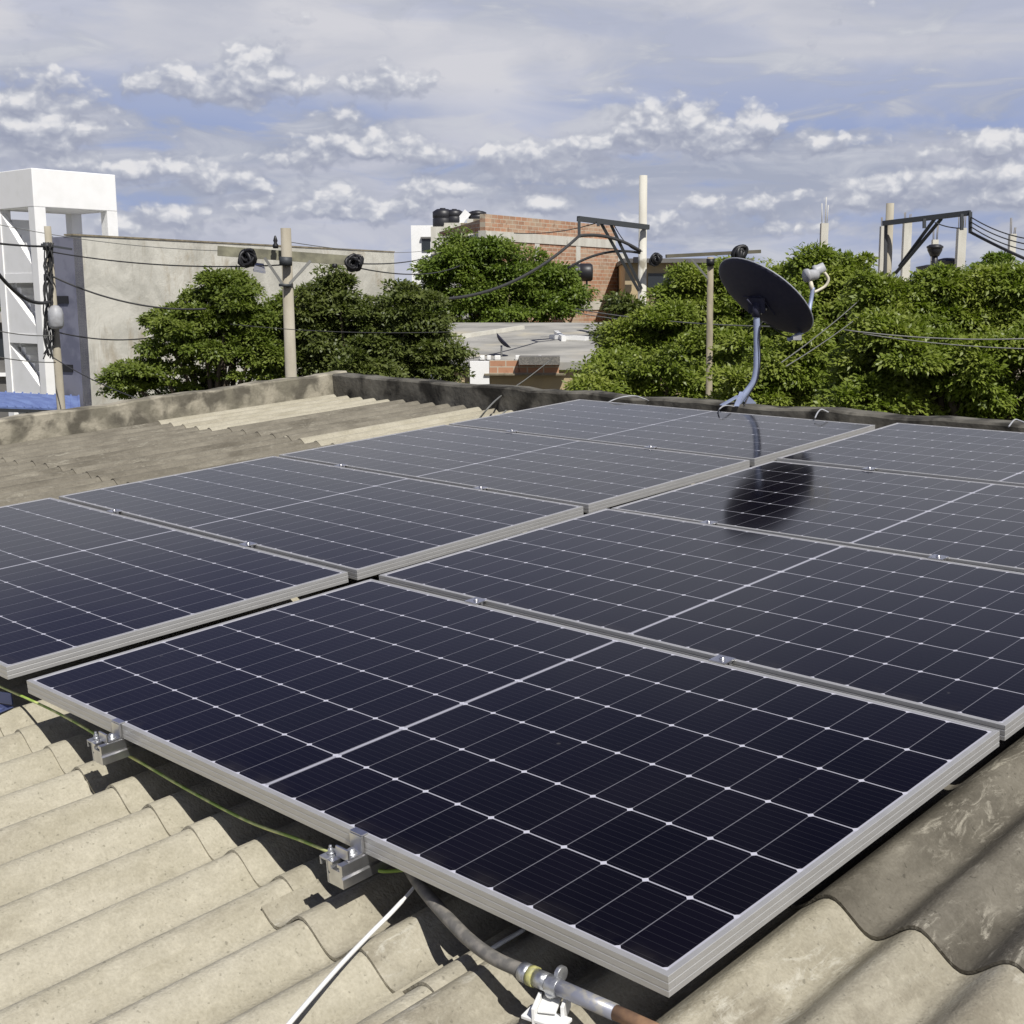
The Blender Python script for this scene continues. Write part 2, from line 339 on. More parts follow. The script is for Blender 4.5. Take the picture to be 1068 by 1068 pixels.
M_BLUEGREY = mat('blue_grey_wall', (.20, .205, .255), .85, spec=.2, var=(.13, .135, .18), scale=2.4, lo=.42, hi=.6)  # warehouse front faces: darker and bluer tone than the raw side wall
M_BLUE = mat('blue_awning', (.15, .21, .42), .75, var=(.10, .14, .32), scale=4)
M_GREYH = mat('grey_house', (.16, .155, .145), .9, var=(.11, .105, .10), scale=.8)
M_RUSTROOF = mat('rust_roof', (.22, .10, .06), .9, var=(.14, .08, .05), scale=3)
M_CONC = mat('pole_concrete', (.40, .37, .30), .9, spec=.2, var=(.30, .27, .21), scale=5, mapping=(1, 1, .3), bump=.3, bscale=30)
M_CONC2 = mat('pale_concrete', (.60, .585, .52), .9, spec=.2, var=(.50, .48, .42), scale=4, mapping=(1, 1, .3), bump=.3, bscale=30, var2=(.26, .24, .19), scale2=2, lo2=.62, hi2=.75)
M_POLEOLD = mat('old_pole', (.30, .26, .19), .95, spec=.1, var=(.16, .14, .10), scale=7, mapping=(1, 1, .25), bump=.5, bscale=30)
M_POLEDK = mat('old_dark_pole', (.17, .15, .11), .95, spec=.1, var=(.34, .30, .22), scale=4, mapping=(1, 1, .4), bump=.5, bscale=30, lo=.4, hi=.6)
M_ARMDK = mat('old_dark_crossarm', (.09, .085, .065), .95, spec=.1, var=(.14, .13, .10), scale=6)
M_ARMG = mat('crossarm_greenish', (.29, .28, .20), .9, spec=.2, var=(.15, .145, .11), scale=6)
M_DKSTEEL = mat('dark_steel', (.055, .06, .065), .6, .3)
M_BLACK = mat('black_plastic', (.012, .012, .014), .5)
M_WIRE = mat('wire_black', (.035, .035, .036), .7)
M_WIREG = mat('wire_grey', (.16, .16, .15), .6)
M_BLACKTANK = mat('black_tank', (.02, .02, .024), .45)
M_GREYROOF = mat('slab_roof', (.38, .37, .34), .95, spec=.15, var=(.24, .235, .22), scale=1.1, mapping=(1, 1.5, 1), var2=(.46, .42, .33), scale2=.7, lo2=.5, hi2=.7)
M_OCHRE = mat('ochre_plaster', (.48, .38, .22), .9, var=(.38, .31, .20), scale=2)
M_DISH = mat('dish_navy', (.026, .027, .05), .62, .1, spec=.35, var=(.034, .034, .056), scale=40)
M_DISHRIM = mat('dish_rim', (.30, .31, .36), .5)
M_MAST = mat('mast_blue_grey', (.27, .31, .44), .5, .15, var=(.34, .40, .56), scale=9)
M_LNB = mat('lnb_grey', (.42, .43, .45), .5, var=(.3, .3, .31), scale=10)
M_CREAMP = mat('cream_plastic', (.60, .56, .44), .5)
M_CONDUIT = mat('grey_conduit', (.13, .125, .115), .6, var=(.22, .205, .18), scale=45, lo=.45, hi=.62)
M_CONDUIT_L = mat('pale_conduit', (.27, .28, .33), .4, .3, var=(.36, .35, .33), scale=60, lo=.5, hi=.6)
M_YELLOW = mat('yellow_ring', (.48, .46, .16), .6, var=(.30, .29, .16), scale=120)
M_RUST = mat('orange_rust', (.34, .20, .11), .85, var=(.22, .13, .08), scale=50)
M_WHITEP = mat('white_plastic', (.78, .78, .76), .45)
M_GROUND = mat('ground_dust', (.22, .19, .15), .95, var=(.14, .15, .09), scale=.15)
M_ROAD = mat('asphalt', (.055, .053, .05), .9, var=(.075, .072, .066), scale=2)
M_BARK = mat('bark', (.11, .085, .06), .95, var=(.06, .048, .035), scale=6)
M_BLUEPL = mat('blue_metal', (.12, .15, .32), .35, .5)
M_WINDOW = mat('dark_window', (.03, .035, .04), .2)
M_REBAR = mat('rebar_pale', (.55, .54, .50), .8)

def wall_mat():
    m = bpy.data.materials.new('raw_wall'); m.use_nodes = True; nt = m.node_tree; b = nt.nodes['Principled BSDF']
    b.inputs['Roughness'].default_value = .95; b.inputs['Specular IOR Level'].default_value = .12
    tc = nt.nodes.new('ShaderNodeTexCoord')
    def nz(sc, mp, det, dist=0, r=.55):
        q = N(nt, 'ShaderNodeVectorMath', operation='MULTIPLY'); nt.links.new(tc.outputs['Object'], q.inputs[0]); q.inputs[1].default_value = mp
        n = N(nt, 'ShaderNodeTexNoise'); n.inputs['Scale'].default_value = sc; n.inputs['Detail'].default_value = det; n.inputs['Distortion'].default_value = dist; n.inputs['Roughness'].default_value = r
        nt.links.new(q.outputs[0], n.inputs['Vector']); return n.outputs[0]
    c = mixc(nt, maprange(nt, nz(.9, (1, 1, 1), 10, .8, .65), .40, .60, 0, 1), (.60, .585, .52), (.43, .42, .37))
    c = mixc(nt, maprange(nt, nz(1.6, (1, 1, .35), 9, .6, .7), .54, .66, 0, .65), c, (.34, .29, .21))
    c = mixc(nt, maprange(nt, nz(3.0, (1.4, 1, .18), 8, .3, .7), .58, .70, 0, .5), c, (.26, .24, .20))
    c = mixc(nt, maprange(nt, nz(5, (1, 1, 1), 8, 0, .7), .52, .70, 0, .5), c, (.66, .64, .57))
    nt.links.new(c, b.inputs['Base Color'])
    bn = nt.nodes.new('ShaderNodeBump'); bn.inputs['Strength'].default_value = .5; bn.inputs['Distance'].default_value = .03
    nt.links.new(nz(4, (1, 1, 1), 9, .4, .7), bn.inputs['Height']); nt.links.new(bn.outputs[0], b.inputs['Normal']); return m
M_RAW = wall_mat()
def brick_mat():
    m = bpy.data.materials.new('hollow_brick'); m.use_nodes = True; nt = m.node_tree; b = nt.nodes['Principled BSDF']
    b.inputs['Roughness'].default_value = .95; b.inputs['Specular IOR Level'].default_value = .15
    tc = nt.nodes.new('ShaderNodeTexCoord')
    br = nt.nodes.new('ShaderNodeTexBrick'); nt.links.new(tc.outputs['Object'], br.inputs['Vector'])
    br.inputs['Color1'].default_value = (.47, .25, .155, 1); br.inputs['Color2'].default_value = (.33, .195, .13, 1); br.inputs['Mortar'].default_value = (.48, .42, .33, 1)
    br.inputs['Scale'].default_value = 1; br.inputs['Brick Width'].default_value = .31; br.inputs['Row Height'].default_value = .125; br.inputs['Mortar Size'].default_value = .012; br.inputs['Bias'].default_value = 0
    n = nt.nodes.new('ShaderNodeTexNoise'); n.inputs['Scale'].default_value = 1.1; n.inputs['Detail'].default_value = 8; nt.links.new(tc.outputs['Object'], n.inputs['Vector'])
    c = mixc(nt, maprange(nt, n.outputs[0], .46, .66, 0, .65), br.outputs['Color'], (.50, .43, .32))
    n2 = nt.nodes.new('ShaderNodeTexNoise'); n2.inputs['Scale'].default_value = 5; n2.inputs['Detail'].default_value = 6; nt.links.new(tc.outputs['Object'], n2.inputs['Vector'])
    c = mixc(nt, maprange(nt, n2.outputs[0], .55, .7, 0, .6), c, (.20, .10, .06))
    nt.links.new(c, b.inputs['Base Color']); return m
M_BRICK = brick_mat()

# ------------------------------------------------------------------ solar glass
CPU, MG, CPV = 0.0932, 0.0115, 0.1845       # half-cell pitch, middle gap, strip pitch
def glass_mat():
    m = bpy.data.materials.new('solar_glass'); m.use_nodes = True; nt = m.node_tree; b = nt.nodes['Principled BSDF']
    tc = nt.nodes.new('ShaderNodeTexCoord'); sp = nt.nodes.new('ShaderNodeSeparateXYZ'); nt.links.new(tc.outputs['Object'], sp.inputs[0])
    x, y, _ = sp.outputs
    ax = math_n(nt, 'SUBTRACT', math_n(nt, 'ABSOLUTE', x), MG/2)
    fx = math_n(nt, 'FRACT', math_n(nt, 'DIVIDE', ax, CPU)); dx = math_n(nt, 'MULTIPLY', math_n(nt, 'MINIMUM', fx, math_n(nt, 'SUBTRACT', 1, fx)), CPU)
    yy = math_n(nt, 'ADD', math_n(nt, 'DIVIDE', y, CPV), 3.0)
    fy = math_n(nt, 'FRACT', yy); dy = math_n(nt, 'MULTIPLY', math_n(nt, 'MINIMUM', fy, math_n(nt, 'SUBTRACT', 1, fy)), CPV)
    def lt(v, t, k): return math_n(nt, 'MULTIPLY', math_n(nt, 'LESS_THAN', v, t), k)
    li = lt(dx, .0010, .30)
    lj = lt(dy, .0017, .70)
    mid = lt(ax, -.0015, .70)
    dia = lt(math_n(nt, 'ADD', dx, dy), .0078, 1.0)
    edge = math_n(nt, 'MAXIMUM', math_n(nt, 'GREATER_THAN', ax, 11*CPU-.0006), math_n(nt, 'GREATER_THAN', math_n(nt, 'ABSOLUTE', y), 3*CPV-.0008))
    mx = math_n(nt, 'MAXIMUM', math_n(nt, 'MAXIMUM', li, lj), math_n(nt, 'MAXIMUM', mid, dia))
    mx = math_n(nt, 'MAXIMUM', mx, math_n(nt, 'MULTIPLY', edge, .8))
    # thin ribbons of the cells run along the panel's length
    fb = math_n(nt, 'FRACT', math_n(nt, 'DIVIDE', y, CPV/10)); bus = math_n(nt, 'MULTIPLY', math_n(nt, 'LESS_THAN', math_n(nt, 'ABSOLUTE', math_n(nt, 'SUBTRACT', fb, .5)), .028), .035)
    mx = math_n(nt, 'MAXIMUM', mx, bus)
    # cell to cell tone
    cb = nt.nodes.new('ShaderNodeCombineXYZ'); nt.links.new(math_n(nt, 'FLOOR', math_n(nt, 'DIVIDE', ax, CPU)), cb.inputs[0]); nt.links.new(math_n(nt, 'FLOOR', yy), cb.inputs[1]); nt.links.new(math_n(nt, 'SIGN', x), cb.inputs[2])
    wn = nt.nodes.new('ShaderNodeTexWhiteNoise'); wn.noise_dimensions = '3D'; nt.links.new(cb.outputs[0], wn.inputs['Vector'])
    cell = mixc(nt, wn.outputs['Value'], (.0018, .0014, .0036), (.0030, .0022, .0056))
    # dust film
    nz = nt.nodes.new('ShaderNodeTexNoise'); nz.inputs['Scale'].default_value = 2.3; nz.inputs['Detail'].default_value = 7; nt.links.new(tc.outputs['Object'], nz.inputs['Vector'])
    cell = mixc(nt, maprange(nt, nz.outputs[0], .35, .75, .0, .006), cell, (.45, .43, .40))
    oi = nt.nodes.new('ShaderNodeObjectInfo')
    qv = N(nt, 'ShaderNodeVectorMath', operation='ADD'); nt.links.new(tc.outputs['Object'], qv.inputs[0]); nt.links.new(math_n(nt, 'MULTIPLY', oi.outputs['Random'], 40.0), qv.inputs[1])
    edge_d = maprange(nt, y, -.555, -.50, 1, 0, True)      # dirt washed down to the low edge of the frame
    n3 = nt.nodes.new('ShaderNodeTexNoise'); n3.inputs['Scale'].default_value = 14; n3.inputs['Detail'].default_value = 6; nt.links.new(qv.outputs[0], n3.inputs['Vector'])
    cell = mixc(nt, math_n(nt, 'MULTIPLY', edge_d, maprange(nt, n3.outputs[0], .4, .7, .0, .035)), cell, (.36, .32, .26))
    vr = nt.nodes.new('ShaderNodeTexVoronoi'); vr.inputs['Scale'].default_value = 5.5; nt.links.new(qv.outputs[0], vr.inputs['Vector'])
    rn = math_n(nt, 'ADD', math_n(nt, 'MULTIPLY', maprange(nt, n3.outputs[0], .3, .7, 0, 1), .02), .012)
    spot = math_n(nt, 'MULTIPLY', maprange(nt, math_n(nt, 'SUBTRACT', vr.outputs['Distance'], rn), -.012, .006, 1, 0), .10)
    cell = mixc(nt, spot, cell, (.40, .38, .34))
    c = mixc(nt, mx, cell, (.50, .50, .56))
    nt.links.new(c, b.inputs['Base Color'])
    b.inputs['Roughness'].default_value = .5; b.inputs['Specular IOR Level'].default_value = .0
    b.inputs['Coat Weight'].default_value = 1; b.inputs['Coat IOR'].default_value = 1.24
    nt.links.new(maprange(nt, nz.outputs[0], .3, .7, .085, .12), b.inputs['Coat Roughness'])
    return m
M_GLASS = glass_mat()

# ------------------------------------------------------------------ our house: roof sheets, parapets, walls
UL, VB, UR, V0 = -7.30, 4.92, 5.2, -5.0
house = thing('concrete_house', 'foreground house with corrugated fibre cement roof and stained parapet under the panels', 'house', (W(-1, 0, 0).x, W(-1, 0, 0).y, 0))
PZ = .1695
def sheet(uc0, uc1, v0, v1, phase, raise_, m, label=None, seed=0):
    """one corrugated sheet with thickness; v0 is the low end lying on the next sheet"""
    rnd = random.Random(seed); step = PZ/14; n = max(2, int(round((uc1-uc0)/step))); nv = 8
    jit = rnd.uniform(-.012, .012); jl = rnd.uniform(-.008, .008); T = .0065
    mb = MB(); top = []; bot = []
    for j in range(nv+1):
        t = j/nv; v = v0+(v1-v0)*t + 0
        for i in range(n+1):
            u = uc0+(uc1-uc0)*i/n
            vv = v + (jit*(i/n-.5)+jl if j in (0,) else 0)
            c = math.cos(2*math.pi*(u-phase)/PZ)
            w = -.175+.0255*(c*.93+.07*c*c*c) + raise_ + .0085*(1-t) + .0015*math.sin(u*5+seed)
            top.append(W(u, vv, w)); bot.append(W(u, vv, w-T))
    vs = top+bot; K = len(top); fs = []
    for j in range(nv):
        for i in range(n):
            a = j*(n+1)+i; fs.append((a, a+1, a+n+2, a+n+1)); fs.append((K+a, K+a+n+1, K+a+n+2, K+a+1))
    mb.add(vs, fs, True)
    side = []
    for i in range(n): side.append((i+1, i, K+i, K+i+1)); a = nv*(n+1)+i; side.append((a, a+1, K+a+1, K+a))
    for j in range(nv):
        a = j*(n+1); b = (j+1)*(n+1); side.append((a, b, K+b, K+a)); a += n; b += n; side.append((b, a, K+a, K+b))
    k = len(vs); o_v = list(vs)
    mb.add(o_v, side, False)
    return mb.build('roof_sheet', m, house, PF, label)
def column(u0, u1, ends, phase, raise_, tones, seed):
    ends = sorted(ends); lap = .14
    for i in range(len(ends)):
        v0 = ends[i]; v1 = (ends[i+1]+lap) if i+1 < len(ends) else VB-.06
        sheet(u0, u1, v0, v1, phase, raise_, tones(v0), None, seed*17+i)
PH = -.602
def rng(start, step, lo=-5.4, hi=4.6):
    e = []; v = start
    while v > lo: v -= step
    v += step
    while v < hi: e.append(v); v += step
    return e
lap_u = PZ*.55
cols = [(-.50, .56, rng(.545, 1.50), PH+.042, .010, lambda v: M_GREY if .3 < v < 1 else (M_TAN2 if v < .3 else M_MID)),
        (-.90, -.50+lap_u, rng(-.105, 1.50), PH, .004, lambda v: M_TAN2 if v > -.5 else M_TAN),
        (-1.93, -.90+lap_u, rng(-.035, 1.35), PH, -.004, lambda v: M_TAN if v > -.5 else M_TAN),
        (-2.96, -1.93+lap_u, rng(-.025, 1.35), PH, .004, lambda v: M_TAN),
        (-3.99, -2.96+lap_u, rng(.62, 1.35), PH+.01, -.003, lambda v: M_TAN if v < 0 else M_MID),
        (-5.02, -3.99+lap_u, rng(.64, 1.35), PH, .005, lambda v: M_TAN if v > 3 else M_MID),
        (-5.70, -5.02+lap_u, rng(.60, 1.35), PH, -.003, lambda v: M_TAN if v > 3 else M_MID),
        (-6.40, -5.70+lap_u, rng(.62, 1.35), PH+.01, .004, lambda v: M_MID),
        (-7.29, -6.40+lap_u, rng(.58, 1.35), PH, -.003, lambda v: M_TAN if v > 3 else M_MID)]
x0 = .56
for k, tn in enumerate((M_GREY, M_MID, M_GREY, M_MID)):
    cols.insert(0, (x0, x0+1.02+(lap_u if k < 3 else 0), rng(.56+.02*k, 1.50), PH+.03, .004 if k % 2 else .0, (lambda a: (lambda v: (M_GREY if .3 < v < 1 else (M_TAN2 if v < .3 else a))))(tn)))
    x0 += 1.02
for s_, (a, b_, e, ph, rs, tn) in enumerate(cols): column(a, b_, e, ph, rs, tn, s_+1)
# under-roof deck so no light leaks, walls, parapets
mb = MB(); mb.extr([W(UL, V0-.3, -.26), W(UR-.6, V0-.3, -.26), W(UR-.6, VB, -.26), W(UL, VB, -.26)], (0, 0, -.12)); mb.build('roof_deck', M_WALLC, house)
def vwall(a, b, th, z0=0, m=M_WALLC, name='wall', ztop=None):
    mb = MB(); a = Vector(a); b = Vector(b); t = (b-a); t.z = 0; t.normalize(); n = Vector((t.y, -t.x, 0))*th
    mb.prism([Vector((a.x, a.y, z0)), Vector((b.x, b.y, z0)), Vector((b.x, b.y, z0))-n, Vector((a.x, a.y, z0))-n], [a, b, b-n, a-n])
    return mb.build(name, m, house)
zb = -.385
vwall(W(UR-.6, V0-.3, zb), W(UR-.6, VB+.15, zb), .2); vwall(W(UL-.15, VB+.15, zb), W(UL-.15, V0-.3, zb), .2)
vwall(W(UR-.62, VB+.16, zb), W(UL-.13, VB+.16, zb), .2); vwall(W(UL-.13, V0-.28, zb), W(UR-.62, V0-.28, zb), .2)
def parapet(p0, p1, axis, th, wtop, m, seed):
    """rough-topped low wall from p0 to p1 in roof coords (axis 0 = along u, 1 = along v)"""
    rnd = random.Random(seed); n = 90; mb = MB(); secs = []
    for i in range(n+1):
        t = i/n; s = p0+(p1-p0)*t; top = wtop(s)+.006*math.sin(s*7+seed)+rnd.uniform(-.006, .006); e = rnd.uniform(-.004, .006)
        if axis == 0: q = [W(s, VB+e, -.30), W(s, VB+e, top-.012), W(s, VB+.012+e, top), W(s, VB+th-.01, top-.004), W(s, VB+th, top-.016), W(s, VB+th, -.9)]
        else: q = [W(UL+e, s, -.30), W(UL+e, s, top-.012), W(UL-.012+e, s, top), W(UL-th+.01, s, top-.004), W(UL-th, s, top-.016), W(UL-th, s, -.9)]
        secs += q
    fs = [(i*6+k, i*6+k+1, (i+1)*6+k+1, (i+1)*6+k) if axis else (i*6+k+1, i*6+k, (i+1)*6+k, (i+1)*6+k+1) for i in range(n) for k in range(5)]
    mb.add(secs, fs, False); mb.add(secs[:6], [(0, 1, 2, 3, 4, 5)]); mb.add(secs[-6:], [(5, 4, 3, 2, 1, 0)])
    return mb.build('parapet', m, house, PF)
parapet(-5.0, VB+.16, 1, .16, lambda v: .012-.001*v, M_PARAPET, 3)
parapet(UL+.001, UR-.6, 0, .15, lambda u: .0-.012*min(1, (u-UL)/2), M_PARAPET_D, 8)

# ------------------------------------------------------------------ solar panels
def ring(prof, L, Wd):
    mb = MB(); vs = []; n = len(prof)
    for (sx, sy) in ((-1, -1), (1, -1), (1, 1), (-1, 1)):
        for ins, w in prof: vs.append(Vector((sx*(L/2-ins), sy*(Wd/2-ins), w)))
    fs = [(c*n+k, ((c+1) % 4)*n+k, ((c+1) % 4)*n+k+1, c*n+k+1) for c in range(4) for k in range(n-1)]
    mb.add(vs, fs); return mb
FR = [(.011, -.0035), (.011, -.0004), (.0104, 0), (.0006, 0), (0, -.0006), (0, -.0095), (.0005, -.0102), (.0005, -.0122), (0, -.0129), (0, -.0225), (.0005, -.0232), (.0005, -.0252), (0, -.0259), (0, -.035), (.028, -.035), (.028, -.033), (.002, -.033), (.002, -.0035), (.011, -.0035)]
FR = FR[::-1]
R_B = Matrix(((0.9999461846783928, -0.004819294325904135, 0.009187064238698327), (0.004757794947440257, 0.9999662075004755, 0.00670427060567179), (-0.009219063638123637, -0.006660199645376333, 0.9999353232116165)))
BOFF = Matrix.Translation((-LP-.11236, -.00144, .01232)) @ R_B.to_4x4()
def panel(frame, label, proto=None):
    o = bpy.data.objects.new('solar_panel', None); COL.objects.link(o); o.empty_display_size = .2
    o.matrix_world = frame; reg(o, frame.copy()); tag(o, label, 'solar panel', 'solar panels on the roof')
    if proto is None:
        fr = ring(FR, LP, WP); fr.v = [frame @ v for v in fr.v]; fr.build('panel_frame', M_ALU, o)
        g = MB(); lx, ly = LP/2-.0105, WP/2-.0105
        g.add([frame @ Vector(v) for v in ((-lx, -ly, -.0016), (lx, -ly, -.0016), (lx, ly, -.0016), (-lx, ly, -.0016))], [(0, 1, 2, 3)])
        g.add([frame @ Vector(v) for v in ((-lx, -ly, -.006), (lx, -ly, -.006), (lx, ly, -.006), (-lx, ly, -.006))], [(3, 2, 1, 0)])
        g.build('solar_glass', M_GLASS, o)
    else:
        for ch in proto.children:
            c = ch.copy(); COL.objects.link(c); c.parent = o; c.matrix_parent_inverse = ch.matrix_parent_inverse.copy()
    return o
LA = ['nearest solar panel, in the foreground, whose near corner points at the bottom of the photo',
      'solar panel directly behind the nearest one, right of the long gap between the two rows',
      'third solar panel back in the right-hand row, holding most of the dish reflection',
      'farthest solar panel of the right-hand row, against the back parapet']
LB = ['solar panel at the left edge of the photo, nearest of the left-hand row',
      'second solar panel of the left-hand row, counted from the near end',
      'third solar panel of the left-hand row, counted from the near end',
      'farthest solar panel of the left-hand row, in front of the satellite dish mast']
DU = [0, -.0037, -.0077, -.0088]
bpy.context.view_layer.update()
pr = None
for k in range(4):
    fr = PF @ Matrix.Translation((-LP/2+DU[k], k*PITCH+WP/2, [0, .001, -.001, .001][k])) @ Matrix.Rotation(rad([0, .15, -.12, .1][k]), 4, 'Y')
    q = panel(fr, LA[k], pr); pr = pr or q
for k in range(4):
    fr = PF @ BOFF @ Matrix.Translation((-LP/2+[0, .002, -.002, .001][k], k*PITCH+WP/2, 0)) @ Matrix.Rotation(rad([0, .12, -.1, .1][k]), 4, 'X')
    panel(fr, LB[k], pr)

# rails, clamps, feet
def rail(u, off, label, vs=-.058, ve=4.70, tone=M_ALU_B):
    fr = PF @ off
    t = thing('mounting_rail', label, 'mounting rail', fr @ Vector((u, vs, -.10)), fr.to_3x3(), 'rails under the solar panels')
    T = lambda a, b, c: fr @ Vector((a, b, c))
    mb = MB()     # hollow slotted profile
    sec = [(-.021, -.0362), (-.007, -.0362), (-.007, -.042), (-.013, -.042), (-.013, -.050), (.013, -.050), (.013, -.042), (.007, -.042), (.007, -.0362), (.021, -.0362), (.021, -.056), (.017, -.060), (.021, -.064), (.021, -.082), (-.021, -.082), (-.021, -.064), (-.017, -.060), (-.021, -.056)]
    n = len(sec); a = [T(u+x, vs, z) for x, z in sec]; b = [T(u+x, ve, z) for x, z in sec]
    mb.add(a+b, [(i, (i+1) % n, n+(i+1) % n, n+i) for i in range(n)]+[tuple(range(n-1, -1, -1)), tuple(range(n, 2*n))])
    mb.build('rail_bar', tone, t)
    # end clamp: z-shaped piece gripping the frame, bolt with washer
    R = fr.to_3x3()
    e = MB(); e.box(T(u, -.0045, -.018), (.036, .005, .037), R); e.box(T(u, .002, .0025), (.036, .016, .003), R); e.box(T(u, -.022, -.0335), (.036, .034, .005), R); e.box(T(u, -.0385, -.024), (.036, .004, .022), R)
    e.build('end_clamp', M_ALU_B, t, bevel=.0008)
    bl = MB(); bl.lathe(T(u+.004, -.021, -.031), R @ Vector((0, 0, 1)), [(0, 0), (.011, 0), (.011, .002), (.0065, .002), (.0065, .010), (.004, .011), (0, .011)], 12); bl.build('bolt', M_STEEL, t)
    for k in (1, 2, 3):
        v = k*PITCH-(PITCH-WP)/2
        c = MB(); c.box(T(u, v, .0028), (.05, .046, .0035), R); c.box(T(u, v, -.014), (.05, .010, .030), R)
        c.lathe(T(u, v, .0045), R @ Vector((0, 0, 1)), [(0, 0), (.008, 0), (.008, .005), (.004, .006), (0, .006)], 10)
        c.build('mid_clamp', M_ALU_B, t)
    # L feet on the crests
    for v in (.20, 1.45, 2.8, 4.2):
        f = MB(); f.box(T(u+.024, v, -.095), (.005, .04, .075), R); f.box(T(u+.045, v, -.134), (.045, .04, .005), R)
        f.lathe(T(u+.048, v, -.133), R @ Vector((0, 0, 1)), [(0, 0), (.010, 0), (.010, .003), (.006, .003), (.006, .012), (0, .012)], 10)
        f.build('mounting_foot', M_STEEL, t)
    return t
rail(-1.62, I4, 'aluminium rail under the left part of the nearest panel, crossed by the green wire')
rail(-.725, I4, 'aluminium rail end nearest the camera, poking out where the grey conduit begins')
rail(-.60, BOFF, 'aluminium rail under the left-hand row of panels, closer to the middle gap')
rail(-1.565, BOFF, 'aluminium rail under the left-hand row of panels, far from the middle gap', tone=M_ALU_B)
# bracket hanging at the near rails
for u, lb in ((-.725, 'hooked steel bracket with bolts on the near rail end, beside the grey conduit'), (-1.62, 'hooked steel bracket on the left rail end, behind the green wire')):
    R = M3; mb = MB(); B = lambda a, b, c: W(u+a, b, c)
    mb.box(B(-.0245, -.040, -.060), (.005, .036, .046), R); mb.box(B(-.034, -.040, -.037), (.024, .036, .005), R); mb.box(B(-.044, -.040, -.044), (.004, .036, .016), R)
    mb.lathe(B(-.034, -.040, -.034), R @ Vector((0, 0, 1)), [(0, 0), (.008, 0), (.008, .003), (.0055, .003), (.0055, .009), (.003, .010), (.003, .016), (0, .016)], 12)
    mb.lathe(B(-.027, -.042, -.068), R @ Vector((-1, 0, 0)), [(0, 0), (.007, 0), (.007, .007), (0, .007)], 10)
    solo(mb, 'rail_bracket', M_STEEL, lb, 'bracket', 'brackets on the rail ends', frame=PF @ Matrix.Translation((u-.03, -.04, -.085)), bevel=.001)

# ------------------------------------------------------------------ cables and conduit near the camera
def spline(pts, k=8):
    P = [Vector(p) for p in pts]; P = [P[0]*2-P[1]]+P+[P[-1]*2-P[-2]]; out = []
    for i in range(1, len(P)-2):
        for j in range(k):
            t = j/k; a, b, c, d = P[i-1:i+3]
            out.append(.5*((2*b)+(c-a)*t+(2*a-5*b+4*c-d)*t*t+(3*b-a-3*c+d)*t*t*t))
    out.append(P[-2]); return out
def rpw(px, py, w): return PF @ rp(px, py, w)
mb = MB(); mb.tube(spline([rpw(-60, 690, -.10), rpw(0, 716, -.095), rpw(55, 741, -.10), rpw(95, 763, -.09), rpw(118, 779, -.082), rpw(150, 797, -.10), rpw(200, 826, -.115), rpw(260, 857, -.115), rpw(310, 875, -.10), rpw(345, 889, -.075), rpw(372, 899, -.068), rpw(395, 908, -.08), rpw(415, 908, -.085), rpw(440, 905, -.085)]), .0036, 8)
def greenmat():
    m = bpy.data.materials.new('green_yellow_wire'); m.use_nodes = True; nt = m.node_tree; b = nt.nodes['Principled BSDF']; b.inputs['Roughness'].default_value = .45
    tc = nt.nodes.new('ShaderNodeTexCoord'); n = nt.nodes.new('ShaderNodeTexNoise'); n.inputs['Scale'].default_value = 22; nt.links.new(tc.outputs['Object'], n.inputs['Vector'])
    nt.links.new(mixc(nt, maprange(nt, n.outputs[0], .42, .58, 0, 1), (.28, .42, .07), (.62, .66, .26)), b.inputs['Base Color']); return m
solo(mb, 'earth_wire', greenmat(), 'thin green and yellow earth wire running along the near edge of the panels', 'wire')
mb = MB(); mb.tube(spline([rpw(440, 914, -.085), rpw(428, 930, -.095), rpw(408, 952, -.105), rpw(385, 975, -.12), rpw(350, 1012, -.118), rpw(298, 1072, -.125), rpw(250, 1130, -.14), rpw(180, 1210, -.16)]), [.0032]*12+[.0042]*45, 8)
solo(mb, 'white_cable', M_WHITEP, 'stiff white cable lying diagonally over the bottom left roof sheets', 'cable')
cd = thing('conduit', 'grey flexible conduit with yellow ringed coupling and orange end, beside the near panel corner', 'conduit', rpw(430, 915, -.1))
a0 = [rpw(426, 905, -.085), rpw(440, 926, -.082), rpw(462, 952, -.085), rpw(488, 979, -.09), rpw(515, 999, -.09), rpw(548, 1014, -.088)]
mb = MB(); mb.tube(spline(a0), .0118, 14); mb.build('flexible_hose', M_CONDUIT, cd)
def tube_px(a, b, r, name, m, w=-.088, n=16, par=None):
    mb = MB(); mb.tube([rpw(*a, w), rpw(*b, w)], r, n); return mb.build(name, m, par)
tube_px((545, 1013), (553, 1017), .0160, 'coupling_nut', M_STEEL, par=cd)
tube_px((553, 1017), (559, 1019.5), .0166, 'yellow_ring', M_YELLOW, par=cd)
tube_px((559, 1019.5), (572, 1025), .0145, 'threaded_sleeve', M_STEEL, par=cd)
tube_px((572, 1025), (642, 1056), .0128, 'rigid_tube', M_CONDUIT_L, par=cd)
tube_px((640, 1055), (720, 1092), .0118, 'orange_tube', M_RUST, par=cd)
sd = thing('conduit_clamp', 'bright metal strap clamp holding the rigid tube at the bottom of the photo', 'clamp', rpw(575, 1050, -.13))
mb = MB(); c0 = rpw(578, 1028, -.088); dirv = (rpw(642, 1056, -.088)-rpw(572, 1025, -.088)).normalized()
mb.tube([c0-dirv*.011, c0+dirv*.011], .0155, 16); mb.lathe(c0+M3 @ Vector((0, .016, .012)), dirv, [(.0, -.004), (.014, -.004), (.014, .004), (0, .004)], 14)
mb.build('strap', M_STEEL, sd, bevel=.001)
